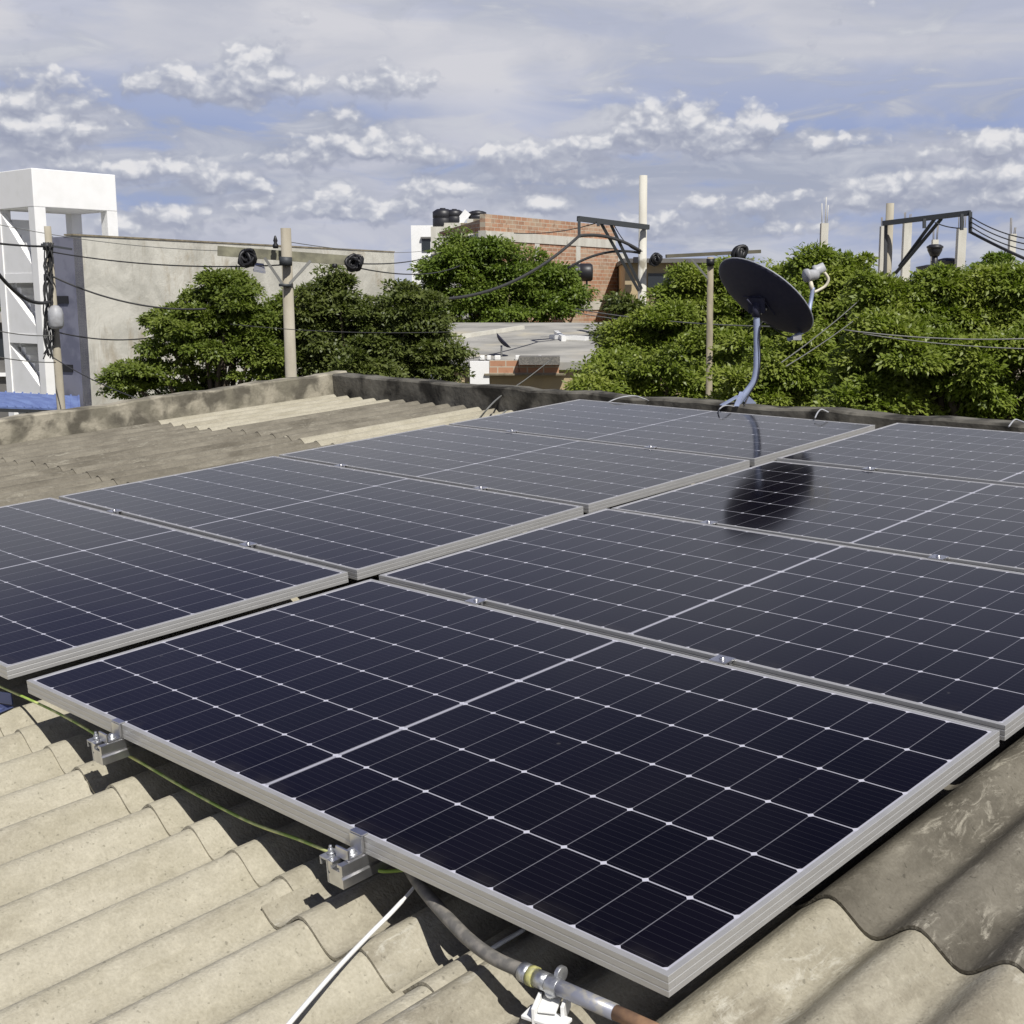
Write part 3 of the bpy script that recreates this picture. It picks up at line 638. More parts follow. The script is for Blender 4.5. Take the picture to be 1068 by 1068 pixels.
mb = MB(); mb.box(rpw(574, 1046, -.115), (.030, .05, .005), M3 @ Matrix.Rotation(.5, 3, 'Z')); mb.box(rpw(570, 1062, -.125), (.075, .032, .006), M3 @ Matrix.Rotation(.2, 3, 'Z')); mb.box(rpw(560, 1052, -.118), (.006, .045, .03), M3 @ Matrix.Rotation(.5, 3, 'Z')); mb.box(rpw(590, 1050, -.118), (.006, .045, .03), M3 @ Matrix.Rotation(.5, 3, 'Z'))
mb.build('saddle', M_WHITEP, sd, bevel=.0012)
mb = MB(); mb.lathe(rpw(575, 1036, -.105), M3 @ Vector((.2, -.3, 1)), [(0, 0), (.010, 0), (.010, .006), (.006, .006), (.006, .016), (0, .016)], 12); mb.build('bolt', M_WHITEP, sd)
mb = MB(); mb.tube(spline([rpw(546, 970, -.14), rpw(520, 985, -.135), rpw(499, 1000, -.145), rpw(472, 1018, -.15), rpw(455, 1031, -.155)]), .0042, 8)
solo(mb, 'grey_cable_stub', M_WHITEP, 'short pale cable between two corrugations under the grey conduit', 'cable')
mb = MB(); mb.box(rpw(-2, 740, -.13), (.05, .06, .004), M3 @ Matrix.Rotation(.3, 3, 'Z')); mb.box(rpw(6, 728, -.12), (.05, .004, .035), M3 @ Matrix.Rotation(.3, 3, 'Z')); mb.lathe(rpw(0, 740, -.128), M3 @ Vector((0, 0, 1)), [(0, 0), (.012, 0), (.012, .006), (0, .006)], 10)
solo(mb, 'roof_bracket', M_BLUEPL, 'small bluish metal bracket on the tan sheet at the left edge, under the leftmost panel', 'bracket', bevel=.001)
# cable loops over the far edge
for i, (pts, lb) in enumerate([([(632, 421, -.01), (640, 417, .012), (650, 414, .02), (662, 413, .02), (672, 416, .0), (678, 419, -.04)], 'thin pale cable arching over the far panel edge, left of the dish'),
                      ([(748, 432, -.02), (751, 426, .02), (757, 423, .025), (766, 424, .0)], 'short pale cable loop beside the foot of the dish mast'),
                      ([(850, 436, .0), (853, 430, .02), (857, 427, .03), (864, 430, .01)], 'short pale cable loop on the far panel edge, right of the dish mast'),
                      ([(1052, 445, .0), (1058, 438, .02), (1064, 439, .015), (1074, 443, .0)], 'pale cable loop on the far panel edge at the right border')]):
    mb = MB(); mb.tube(spline([rpw(a, b, c) for a, b, c in pts]), .0042, 6); solo(mb, 'cable_loop', M_LNB, lb, 'cable', 'cable loops on the far panel edge')

# ------------------------------------------------------------------ satellite dish on the back parapet
DD = W(rp(772, 421, -.01).x, VB+.08, 0).y
dish = thing('satellite_dish', 'dark navy satellite dish on a bent blue-grey mast, standing on the back parapet', 'satellite dish', at(770, 424, DD))
mb = MB(); mb.tube(spline([at(768, 423, DD), at(776, 412, DD), at(785, 400, DD), at(788.5, 388, DD), at(789.3, 372, DD), at(789.3, 345, DD), at(789, 320, DD)], 6), .0195, 14); mb.build('mast', M_MAST, dish)
mb = MB(); c0 = at(770, 420, DD)
mb.box(at(769, 424, DD), (.16, .09, .012), M3)
mb.beam(at(752, 423, DD-.02), at(770, 413, DD), .05, .008); mb.beam(at(786, 423, DD+.03), at(773, 411, DD), .045, .008, (0, 1, 0)); mb.beam(at(768, 424, DD-.07), at(774, 409, DD), .03, .008)
mb.build('mast_foot', M_MAST, dish)
nrm = Vector((.57, .37, .73)).normalized(); dc = at(798.5, 309, DD+.10)
# in-plane axes: a = across, b = down-right in the picture
ex = Vector((.80, 0, -.60)); ex = (ex-nrm*ex.dot(nrm)).normalized(); ey = nrm.cross(ex)
def dishmesh(sgn, r1, r2, thick, rings=12, n=48):
    mb = MB(); vs = []; 
    for side in (0, 1):
        for i in range(rings+1):
            t = i/rings
            for k in range(n):
                a = 2*math.pi*k/n
                p = dc + ex*(r1*t*math.cos(a)) + ey*(r2*t*math.sin(a)) + nrm*(.075*(t*t-1) - side*thick)
                vs.append(p)
    S_ = (rings+1)*n; fs = []
    for i in range(rings):
        for k in range(n):
            a, b, c, d = i*n+k, i*n+(k+1) % n, (i+1)*n+(k+1) % n, (i+1)*n+k
            fs += [(a, d, c, b), (S_+a, S_+b, S_+c, S_+d)]
    for k in range(n):
        a = rings*n+k; b = rings*n+(k+1) % n; fs.append((a, S_+a, S_+b, b))
    mb.add(vs, fs, True); return mb
R1, R2 = .335, .30
dishmesh(1, R1, R2, .004).build('reflector', M_DISH, dish)
mb = MB(); mb.tube([dc+ex*(R1*math.cos(a))+ey*(R2*math.sin(a)) for a in [2*math.pi*k/48 for k in range(49)]], .0045, 6, False); mb.build('reflector_rim', M_DISHRIM, dish)
mb = MB(); bk = dc-nrm*.08
top = at(789, 322, DD)
mb.tube([top-Vector((0, 0, .05)), top+Vector((0, 0, .035))], .026, 14)
mb.box((top+bk)/2+Vector((0, 0, .02)), (.10, (top-bk).length+.02, .09), (bk-top).to_track_quat('Y', 'Z').to_matrix())
mb.box(bk+nrm*.005, (.16, .16, .010), nrm.to_track_quat('Z', 'Y').to_matrix())
mb.tube([at(779, 312, DD-.02), at(784, 318, DD-.02)], .006, 6)
mb.build('back_bracket', M_DISH, dish)
mb = MB()
for ang in (0, 1.57, 3.14, 4.71):
    q = bk+nrm*.0+ex*(.055*math.cos(ang+.78))+ey*(.055*math.sin(ang+.78)); mb.lathe(q, -nrm, [(0, 0), (.011, 0), (.011, .012), (0, .013)], 8)
mb.build('bracket_bolts', M_STEEL, dish)
mb = MB(); mb.tube(spline([at(826, 352, DD+.05), at(818, 350, DD+.02), at(804, 340, DD), at(795, 336, DD-.03), at(792, 350, DD-.03), at(793, 375, DD-.03), at(790, 396, DD-.03), at(781, 412, DD-.04), at(776, 424, DD-.08)]), .0042, 6); mb.build('coaxial_cable', M_BLACK, dish)
mb = MB(); rimp = at(829, 351, DD+.06)
mb.tube(spline([at(822, 354, DD+.04), at(825, 353, DD+.05), rimp, at(840, 342, DD+.28), at(845, 318, DD+.38), at(848, 300, DD+.40)]), .013, 8); mb.build('feed_arm', M_MAST, dish)
mb = MB(); mb.box(at(831, 352, DD+.03), (.05, .04, .03)); mb.build('arm_bracket', M_LNB, dish)
mb = MB(); hd = at(845, 287, DD+.40); mb.lathe(hd, Vector((-.9, -.3, -.1)), [(0, -.05), (.030, -.05), (.034, -.02), (.034, .01), (.042, .014), (.042, .035), (0, .038)], 16); mb.build('receiver_head', M_LNB, dish)
mb = MB(); hd2 = at(854, 281, DD+.44); mb.lathe(hd2, Vector((-.9, .1, -.5)), [(0, -.04), (.028, -.04), (.031, .0), (.038, .012), (.038, .03), (0, .032)], 16); mb.build('receiver_head', M_LNB, dish, label='darker receiver head of the pair')
mb = MB(); mb.tube(spline([at(860, 284, DD+.42), at(864, 291, DD+.42), at(861, 298, DD+.42), at(853, 303, DD+.41), at(848, 305, DD+.40)]), .009, 8); mb.tube([at(848, 305, DD+.4), at(845, 293, DD+.4)], .014, 8); mb.build('feed_support', M_CREAMP, dish)

# ------------------------------------------------------------------ ground and street
mb = MB(); mb.add([(-1500, -600, 0), (1500, -600, 0), (1500, 2500, 0), (-1500, 2500, 0)], [(0, 1, 2, 3)]); g_ = mb.build('ground', M_GROUND); tag(g_, kind='structure')
mb = MB(); a = Vector((-14, 9.5, .004)); d = Vector((.62, .785, 0)); n_ = Vector((.785, -.62, 0))
mb.add([a-d*30, a-d*30+n_*0+Vector((0, 0, 0))+n_*6, a+d*60+n_*6, a+d*60], [(0, 1, 2, 3)]); r_ = mb.build('road', M_ROAD); tag(r_, kind='structure')

# ------------------------------------------------------------------ large raw wall building (left)
def P2(px, py, D): return at(px, py, D)
def xy(p, z): return Vector((p.x, p.y, z))
cA = at(76, 248, 24); cB = at(411, 265, 32.7); zt = 7.18
wd = (cB-cA); wd.z = 0; wl = wd.length; wd.normalize(); wb = Vector((-wd.y, wd.x, 0))   # back direction (left/behind)
b_ = thing('warehouse', 'long raw cement rendered building with a blank side wall, behind the left trees', 'building', (cA.x, cA.y, 0))
A0, B0 = xy(cA, 0), xy(cB, 0)
def wallseg(a, b, th, z0, z1, back):
    mb = MB(); t = back*th
    mb.prism([xy(a, z0), xy(b, z0), xy(b+t, z0), xy(a+t, z0)], [xy(a, z1), xy(b, z1), xy(b+t, z1), xy(a+t, z1)]); return mb
fr_ = Matrix.Translation(A0) @ Matrix((wd, wb, Vector((0, 0, 1)))).transposed().to_4x4()
wallseg(A0, B0, .2, 0, zt, wb).build('side_wall', M_RAW, b_, fr_)
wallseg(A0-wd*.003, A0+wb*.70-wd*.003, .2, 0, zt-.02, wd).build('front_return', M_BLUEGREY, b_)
A1_ = A0+wd*4.6
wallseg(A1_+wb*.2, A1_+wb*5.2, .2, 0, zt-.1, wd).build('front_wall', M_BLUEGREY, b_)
wallseg(A1_+wb*5.2, B0+wb*5.2, .2, 0, zt-.2, -wb).build('rear_wall', M_RAW, b_)
wallseg(B0-wd*.2+wb*.2, B0+wb*5.0-wd*.2, .19, 0, zt-.1, wd).build('end_wall', M_RAW, b_)
mb = MB(); mb.prism([xy(v, zt-.8) for v in (A1_+wd*.2, B0-wd*.21, B0+wb*4.7-wd*.21, A1_+wb*4.7+wd*.2)], [xy(v, zt-.7) for v in (A1_+wd*.2, B0-wd*.21, B0+wb*4.7-wd*.21, A1_+wb*4.7+wd*.2)]); mb.v = [v+wb*.25 for v in mb.v]; mb.build('roof_slab', M_GREYROOF, b_)
mb = wallseg(A0-wd*.02-wb*.02, B0+wd*.02-wb*.012, .24, zt, zt+.03, wb); mb.build('coping', M_POLEOLD, b_)
for zc in (6.0, 4.7):
    mb = wallseg(A0+wb*.22-wd*.03, A0+wb*.55-wd*.03, .025, zc-.08, zc+.06, wd); mb.build('vent', M_BLACK, b_)
# blue awning
aw0 = at(-20, 408, 21); aw1 = at(84, 424, 23.2)
mb = MB(); q = [at(-30, 407, 22.4), at(82, 413, 23.9), at(83, 427, 23.0), at(-30, 423, 20.8)]
mb.extr(q, (0, 0, -.04)); 
for i in range(14):
    t = i/13; mb.beam(q[0].lerp(q[1], t)+Vector((0, 0, .012)), q[3].lerp(q[2], t)+Vector((0, 0, .012)), .03, .02)
aw = thing('blue_awning', 'blue corrugated metal awning at the foot of the white tower', 'awning', (q[3].x, q[3].y, q[3].z-.05)); mb.build('awning_sheet', M_BLUE, aw)
mb = MB(); mb.beam(q[3]-Vector((0, 0, .06)), q[2]-Vector((0, 0, .06)), .05, .06)
for t in (.05, .5, .95): p = q[3].lerp(q[2], t); mb.beam(p-Vector((0, 0, .05)), xy(p, 0), .06, .06, (0, 1, 0))
mb.build('awning_posts', M_DKSTEEL, aw)

# ------------------------------------------------------------------ white water tower
tC = at(33, 181, 27.0); tR = at(120.5, 188, 28.5); tL = at(1.5, 184.5, 27.85)
e1 = tR-tC; e1.z = 0; l1 = e1.length; e1.normalize(); e2 = Vector((-e1.y, e1.x, 0)); l2 = 1.75
T0 = xy(tC, 0); zt1 = 8.71; zt0 = 7.92
tw = thing('water_tower', 'white painted concrete tank tower with open legs and stairs, at the left edge', 'tower', T0)
def blk(s0, s1, r0, r1, z0, z1):
    a = T0+e1*s0+e2*r0; mb = MB()
    q = [T0+e1*s0+e2*r0, T0+e1*s1+e2*r0, T0+e1*s1+e2*r1, T0+e1*s0+e2*r1]
    return mb.prism([xy(v, z0) for v in q], [xy(v, z1) for v in q])
def addm(*ms):
    m = MB()
    for k in ms:
        n = len(m.v); m.v += k.v; m.f += [tuple(i+n for i in f) for f in k.f]; m.sm += k.sm
    return m
blk(0, l1, 0, l2, zt0, zt1).build('tank_box', M_WHITE, tw, bevel=.015)
blk(.5, 1.0, .6, 1.0, zt1, zt1+.05).build('tank_lid', M_GREYH, tw)
lw = .25; e_ = .004
for s, r in ((e_, e_), (l1-lw-e_, e_), (e_, l2-lw-e_), (l1-lw-e_, l2-lw-e_)):
    blk(s, s+lw, r, r+lw, 0 if s < .1 else 0, zt0).build('leg', M_WHITE, tw)
for z in (6.55, 5.25, 3.95):     # floor beams
    blk(lw+.01, l1-lw-.01, .02, .20, z-.20, z).build('beam', M_WHITE, tw)
    blk(.02, .20, lw+.01, l2-lw-.01, z-.20, z).build('beam', M_WHITE, tw)
    blk(.21, l1-.05, .21, l2-.05, z-.12, z-.02).build('floor_slab', M_WHITE, tw)
blk(l1-.12, l1-.02, .26, l2-.26, 0, 6.5).build('inner_wall', M_WHITE, tw)
blk(.27, l1-.27, l2-.16, l2-.05, 0, 6.5).build('inner_wall', M_WHITE, tw)
# parapet panels with a sloping top on the visible left side (stair strings)
for z in (3.95, 5.25, 6.55):
    a = T0+e1*.03+e2*lw; b = T0+e1*.03+e2*(l2-lw); t = e1*.12; mb = MB()
    mb.prism([xy(a, z), xy(a+t, z), xy(b+t, z), xy(b, z)], [xy(a, z+.12), xy(a+t, z+.12), xy(b+t, z+1.05 if z < 6 else z+1.3), xy(b, z+1.05 if z < 6 else z+1.3)]); mb.build('stair_string', M_WHITE, tw)
    mb = MB()
    for k in range(7):
        u_ = .30+k*.18; zz = z-.02+k*.17
        mb = addm(mb, blk(.22, .95, u_, u_+.2, zz, zz+.17))
    mb.build('stair_flight', M_WHITE, tw)

# grey house far left
gh = thing('grey_house', 'dark grey house with a rusty roof edge, at the far left behind the tower', 'house', at(-30, 400, 44).xy.to_3d())
p0 = at(-260, 330, 44); p1 = at(22, 326, 44)
mb = MB(); mb.prism([Vector((p0.x, 44, 0)), Vector((p1.x, 44, 0)), Vector((p1.x, 50, 0)), Vector((p0.x, 50, 0))], [Vector((p0.x, 44, 5.2)), Vector((p1.x, 44, 5.2)), Vector((p1.x, 50, 5.2)), Vector((p0.x, 50, 5.2))]); mb.build('wall', M_GREYH, gh)
mb = MB(); mb.box(((p0.x+p1.x)/2, 47, 5.36), (p1.x-p0.x+.6, 7, .3)); mb.build('roof', M_GREYROOF, gh)
mb = MB(); mb.box((p1.x-1.4, 43.97, 4.45), (1.6, .1, .9)); mb.build('window', M_WINDOW, gh)
mb = MB(); mb.box((p1.x-1.4, 43.9, 3.4), (2.4, .2, .12)); mb.build('ledge', M_WHITE, gh)

# ------------------------------------------------------------------ middle low building with slab roof
lb_ = thing('low_house', 'low house with mottled grey slab roof and brick front, between the middle trees', 'house', at(560, 400, 25).xy.to_3d())
ra, rb, rc, rd = at(458, 378, 24), at(655, 379, 24), at(655, 336.5, 31), at(458, 334, 31)
rb = Vector((rb.x, rb.y, ra.z)); 
mb = MB(); mb.extr([ra, rb, Vector((rb.x+.6, rc.y, rc.z)), Vector((ra.x-.4, rd.y, rc.z))], (0, 0, -.14)); mb.build('roof_slab', M_GREYROOF, lb_)
mb = MB(); mb.prism([Vector((ra.x+.12, 24.12, 0)), Vector((rb.x-.1, 24.12, 0)), Vector((rb.x+.3, 30.8, 0)), Vector((ra.x+.05, 30.8, 0))], [Vector((ra.x+.12, 24.12, ra.z-.145)), Vector((rb.x-.1, 24.12, ra.z-.145)), Vector((rb.x+.3, 30.8, rc.z-.145)), Vector((ra.x+.05, 30.8, rc.z-.145))]); mb.build('wall', M_OCHRE, lb_)
def fbox(x0, y0, x1, y1, D, dep, dz=0):
    a = at(x0, y0, D); b = at(x1, y1, D); mb = MB()
    return mb.box(((a.x+b.x)/2, D+dep/2, (a.z+b.z)/2), (b.x-a.x, dep, abs(a.z-b.z)))
fbox(490, 377, 510.3, 402, 23.9, .2).build('white_pilaster', M_WHITE, lb_)
def brickpart(mb, parent, name='brick_panel', R=None, o=None):
    fr = Matrix.Translation(o if o is not None else mb.v[0]) @ (R if R is not None else Matrix(((1, 0, 0), (0, 0, -1), (0, 1, 0)))).to_4x4()
    return mb.build(name, M_BRICK, parent, fr)
brickpart(fbox(510.5, 376, 541, 389.5, 23.92, .16), lb_); brickpart(fbox(541.5, 380, 583, 389.5, 23.92, .16), lb_)
fbox(541, 372, 584, 380.5, 23.7, .5).build('grey_ledge', M_CONDUIT, lb_)
fbox(505, 389.7, 590, 391.5, 23.86, .26).build('string_course', M_POLEOLD, lb_)
for (x0, y0, w_, h_) in ((503, 374, 5, 3), (510, 373, 4, 3), (540, 375, 5, 2), (519, 374.5, 6, 2.5), (563, 373, 4, 2.5)):
    p = at(x0, y0, 24.3); mb = MB(); zz = ra.z+(p.y-24)*(rc.z-ra.z)/7.; mb.box((p.x, p.y, zz+.05), (w_*.019, .15, .09)); solo(mb, 'white_bag', M_WHITEP, 'small white bag on the front edge of the low slab roof', 'bag', 'white bags along the roof edge', base=(p.x, p.y, zz), bevel=.015)
pa = at(470, 354, 27.4); pb = at(545, 345, 29.2)
def onroof(px, py):   # intersect slab roof plane
    sl = (rc.z-ra.z)/(rc.y-ra.y); r = ray(px, py); t = (ra.z-CAM.z-sl*24)/(r.z-sl*r.y); return CAM+r*t
mb = MB(); mb.beam(onroof(472, 354)+Vector((0, 0, .03)), onroof(545, 343)+Vector((0, 0, .03)), .12, .10); mb.build('roof_kerb', M_CONC2, lb_)
mb = MB(); mb.beam(onroof(575, 353)+Vector((0, 0, .04)), onroof(612, 355)+Vector((0, 0, .04)), .22, .09); mb.beam(onroof(580, 350)+Vector((0, 0, .05)), onroof(588, 356)+Vector((0, 0, .05)), .1, .12)
solo(mb, 'white_plank', M_WHITEP, 'white plank lying on the right part of the low slab roof', 'plank', base=onroof(590, 354))
sm = onroof(523, 372); sdish = thing('satellite_dish', 'tiny dark blue dish on a short post on the low slab roof in the middle', 'satellite dish', sm)
mb = MB(); mb.tube([sm, sm+Vector((0, 0, .17)), sm+Vector((0, 0, .22))], .02, 8); mb.build('mast', M_STEEL, sdish)
ctr = sm+Vector((0.0, .02, .27)); nn = Vector((.75, .05, .72)).normalized(); mb = MB(); mb.lathe(ctr, nn, [(0, 0), (.08, .008), (.14, .03), (.20, .07), (.205, .07), (.145, .02), (.08, -.004), (0, -.012)], 20); mb.build('reflector', M_DISH, sdish)

# ------------------------------------------------------------------ brick building, unfinished
bb = thing('brick_building', 'tall unfinished red brick building with pale concrete beams, behind the middle trees', 'building', at(560, 300, 40).xy.to_3d())
c1 = at(506, 223, 38.0); c2 = at(641, 236, 44.2); bw = c2-c1; bw.z = 0; bl_ = bw.length; bw.normalize(); bn_ = Vector((-bw.y, bw.x, 0)); C0 = xy(c1, 0); zb_ = c1.z
Rb = Matrix((bw, Vector((0, 0, 1)), -bn_)).transposed()
def bseg(s0, s1, z0, z1, r0, r1):
    mb = MB(); q = [C0+bw*s0+bn_*r0, C0+bw*s1+bn_*r0, C0+bw*s1+bn_*r1, C0+bw*s0+bn_*r1]
    return mb.prism([xy(v, z0) for v in q], [xy(v, z1) for v in q])
def bbrick(s0, s1, z0, z1, r0=0, r1=.2, name='brick_wall'): brickpart(bseg(s0, s1, z0, z1, r0, r1), bb, name, Rb, C0)
S2 = bl_
bbrick(0, S2, zb_-.48, zb_); bseg(-.02, S2+.02, zb_-.76, zb_-.48, -.03, .25).build('concrete_beam', M_CONC2, bb)
bbrick(0, S2+.25, zb_-2.55, zb_-.76); bseg(-.02, S2+1.4, zb_-2.85, zb_-2.55, -.03, .25).build('concrete_beam', M_CONC2, bb)
bbrick(0, S2+1.35, 0, zb_-2.85)
bseg(.3, S2+1.2, 0, zb_-.9, .21, 1.6).build('inner_mass', M_CONC2, bb)
for s in (0, 2.6, 5.0): bseg(s-.03, s+.22, zb_-2.55, zb_-.76, -.02, .22).build('concrete_column', M_CONC2, bb)
# left return wall of upper storey
cl = at(458, 238, 41.0)
mb = MB(); a = xy(c1, 0); b = xy(cl, 0); dv = (b-a).normalized(); nb = Vector((-dv.y, dv.x, 0))
for (z0, z1, m_) in ((zb_-.50, zb_-.12, M_BRICK), (zb_-.75, zb_-.50, M_CONC2), (0, zb_-.75, M_POLEOLD)):
    mb = MB(); mb.prism([xy(b, z0), xy(a, z0), xy(a-nb*.2, z0), xy(b-nb*.2, z0)], [xy(b, z1-.25), xy(a, z1), xy(a-nb*.2, z1), xy(b-nb*.2, z1-.25)])
    mb.build('return_wall', m_, bb, Matrix.Translation(b) @ Matrix((-dv, Vector((0, 0, 1)), nb)).transposed().to_4x4())
for x0, zx in ((497, 227), (484, 231)): 
    mb = MB(); p = at(x0, zx, 40); mb.box((p.x, p.y, p.z-.3), (.2, .2, .5)); mb.build('column_stub', M_POLEOLD, bb)
# side tank/air box hung on the wall
tk = thing('wall_tank', 'black tank on a steel frame hung on the brick wall, above the low slab roof', 'tank', at(605, 298, 39.5))
mb = MB(); mb.lathe(at(596, 284, 40), (1, .05, 0), [(0, 0), (.24, 0), (.28, .04), (.28, .22), (.25, .25), (.28, .28), (.28, .60), (.24, .66), (0, .67)], 18); mb.build('tank_body', M_BLACKTANK, tk)
mb = MB()
for x_ in (599, 612): mb.beam(at(x_, 291, 40.0), at(x_, 300, 40.0), .06, .06, (0, 1, 0)); mb.beam(at(x_, 294, 40.0), at(x_, 294, 41.9), .05, .05)
mb.beam(at(597, 292.5, 40.0), at(614, 292.5, 40.0), .06, .05); mb.build('frame', M_DKSTEEL, tk)
# white block at left of it
wb_ = thing('white_building', 'narrow white building with one dark window, left of the brick building', 'building', at(440, 300, 46).xy.to_3d())
fbox(428.5, 235, 456, 520, 46, 5).build('wall', M_WHITE, wb_)
fbox(440, 249, 449, 262, 45.95, .06).build('window', M_WINDOW, wb_); fbox(438.6, 247, 450, 248.8, 45.88, .1).build('window_lintel', M_GREYH, wb_)
fbox(456.2, 238, 486, 400, 45, 5).build('lower_wing', M_WHITE, wb_)
for i, (x0, y0, y1, r_, lb) in enumerate(((462, 217, 237, .34, 'black roof tank, leftmost, beside the white building'), (474, 218, 233, .30, 'black roof tank just right of the leftmost tank'), (498, 219.5, 229, .30, 'small black roof tank beside the top left end of the brick wall'))):
    p = at(x0, y1, 43); q = at(x0, y0, 43); h = q.z-p.z; mb = MB(); mb.lathe(p, (0, 0, 1), [(r_*.96, 0), (r_, .05), (r_, h*.42), (r_*.95, h*.46), (r_, h*.5), (r_, h*.8), (r_*.6, h*.94), (r_*.28, h*.95), (r_*.28, h), (0, h)], 18)
    t_ = thing('roof_tank', lb, 'water tank', p, group='black tanks on the far roofs'); mb.build('tank_body', M_BLACKTANK, t_)
    mb = MB(); mb.box((p.x, p.y, p.z-.45), (r_*2.2, r_*2.2, .9)); mb.build('plinth', M_CONC2, t_)
mb = MB(); mb.beam(at(474, 238, 42.8), at(488, 221, 42.8), .05, .25); 
t_ = solo(mb, 'leaning_board', M_WHITE, 'small tilted white board between the black roof tanks', 'board', base=at(474, 238, 42.8))
# cream building to the right of it
cb = thing('cream_building', 'low cream building with thin dark flat roof, right of the brick building', 'building', at(720, 290, 40).xy.to_3d())
fbox(652, 274, 780, 520, 40, 6).build('wall', M_OCHRE, cb); fbox(650, 269.5, 786, 274, 39.6, 7).build('roof', M_GREYH, cb)
fbox(661, 268, 672, 274, 39, .4).build('roof_box', M_BLACKTANK, cb); fbox(676, 285, 700, 300, 39.9, .1).build('window', M_WINDOW, cb)

# ------------------------------------------------------------------ unfinished building with concrete columns (right)
ub = thing('unfinished_building', 'unfinished concrete building with bare white columns standing above the right trees', 'building', at(990, 300, 30).xy.to_3d())
fbox(905, 297, 1110, 520, 30, 5).build('wall', M_BRICK, ub); fbox(900, 293.5, 1115, 297.5, 29.9, 5.6).build('floor_slab', M_CONC2, ub)
for (x_, y0, D, w_) in ((919.5, 236, 30.2, .165), (943.5, 232, 32, .19), (1000, 238, 30.2, .19), (1053, 244, 31, .15), (973, 250, 34, .15)):
    p = at(x_, y0, D); b0 = at(x_, 296, D); mb = MB(); k = .012
    z0 = 6.3
    mb.prism([Vector((b0.x+sx*w_/2, D+sy*w_/2, z0)) for sx, sy in ((-1, -1), (1, -1), (1, 1), (-1, 1))], [Vector((b0.x+sx*w_/2+(p.x-b0.x)*0, D+sy*w_/2, p.z)) for sx, sy in ((-1, -1), (1, -1), (1, 1), (-1, 1))])
    c_ = mb.build('column', M_CONC2, ub); mb = MB()
    for sx, sy in ((-1, -1), (1, -1), (1, 1), (-1, 1)):
        q = Vector((b0.x+sx*w_*.3, D+sy*w_*.3, p.z)); mb.tube([q, q+Vector((sx*.012, 0, random.Random(x_+sx).uniform(.12, .4)))], .009, 5)
    mb.build('rebar', M_POLEOLD, c_)
for (x0, y0, y1, r_, lb) in ((988, 269, 294, .40, 'large black water tank among the white columns, on the right'), (970, 276, 294, .34, 'low black water tank behind the steel braces on the right'), (1033, 274, 294, .22, 'narrow black water tank right of the thick white column')):
    p = at(x0, y1, 30.8); q = at(x0, y0, 30.8); h = q.z-p.z; t_ = thing('water_tank', lb, 'water tank', p, group='black water tanks on the right building')
    mb = MB(); mb.lathe(p, (0, 0, 1), [(r_*.9, 0), (r_*.96, .05), (r_, h*.4), (r_*.95, h*.45), (r_, h*.5), (r_, h*.82), (r_*1.04, h*.83), (r_*1.04, h*.87), (r_*.5, h*.96), (r_*.28, h), (0, h)], 20); mb.build('tank_body', M_BLACKTANK, t_)
p = at(975, 262, 33); mb = MB(); mb.lathe(at(975, 261, 29.6), (0, 0, 1), [(0, -.14), (.10, -.14), (.17, 0), (.17, .04), (.19, .05), (.19, .09), (.12, .13), (0, .14)], 16); mb.tube([at(975, 295, 29.6), at(975, 262, 29.6)], .07, 10)
solo(mb, 'small_tank', M_BLACKTANK, 'small round black vessel on a post above the large black tank', 'tank', base=at(975, 295, 29.6))
p = at(857.5, 233, 36); b0 = at(857.5, 300, 36); w_ = .2; oc = thing('concrete_column', 'single white concrete column with tall bare rods, behind the tree right of the dish', 'column', (b0.x, 36, 0))
mb = MB(); mb.box((b0.x, 36, p.z/2), (w_, w_, p.z)); mb.build('shaft', M_CONC2, oc)
mb = MB()
for sx, hh in ((-1, .55), (.3, .72), (1, .5)): mb.tube([Vector((b0.x+sx*.07, 36, p.z)), Vector((b0.x+sx*.09, 36, p.z+hh))], .014, 5)
mb.build('rebar', M_REBAR, oc)

# ------------------------------------------------------------------ utility poles
def pole(name, label, px, ytop, D, r0, r1, m, group='utility poles', lean=0):
    p = at(px, ytop, D); b = Vector((p.x+lean, D, 0)); t = thing(name, label, 'utility pole', b, group=group)
    mb = MB(); mb.tube([b, b.lerp(p, .5), p], [r1, (r0+r1)/2, r0], 12); mb.build('shaft', m, t); return t, p, b
t1, p1_, _ = pole('utility_pole', 'pale concrete pole with a greenish crossarm and two braces, between the left trees', 298, 238, 17, .068, .100, M_CONC)
mb = MB(); mb.beam(at(230, 262, 17.2), at(378, 273, 17.4), .12, .13); mb.v = [v-Vector((0, .12, 0)) for v in mb.v]; mb.build('crossarm', M_ARMG, t1)
mb = MB(); mb.beam(at(276, 269, 17.0), at(295, 297, 16.9), .035, .02, (0, 1, 0)); mb.beam(at(324, 272, 17.0), at(302, 296, 16.9), .035, .02, (0, 1, 0)); mb.build('brace', M_WIREG, t1)
mb = MB(); mb.lathe(at(287.5, 259, 17), (0, 0, 1), [(0, 0), (.035, 0), (.04, .04), (.02, .07), (.03, .1), (.012, .16), (0, .17)], 10); mb.lathe(at(349, 275, 17.1), (0, 0, -1), [(0, 0), (.03, 0), (.04, .05), (0, .06)], 10); mb.build('insulator', M_BLACK, t1)
mb = MB(); mb.tube([at(298, 268, 16.88), at(298, 277, 16.88)], .084, 12); mb.tube([at(297.5, 296, 16.91), at(297.5, 299, 16.91)], .084, 12); mb.build('pole_band', M_DKSTEEL, t1)
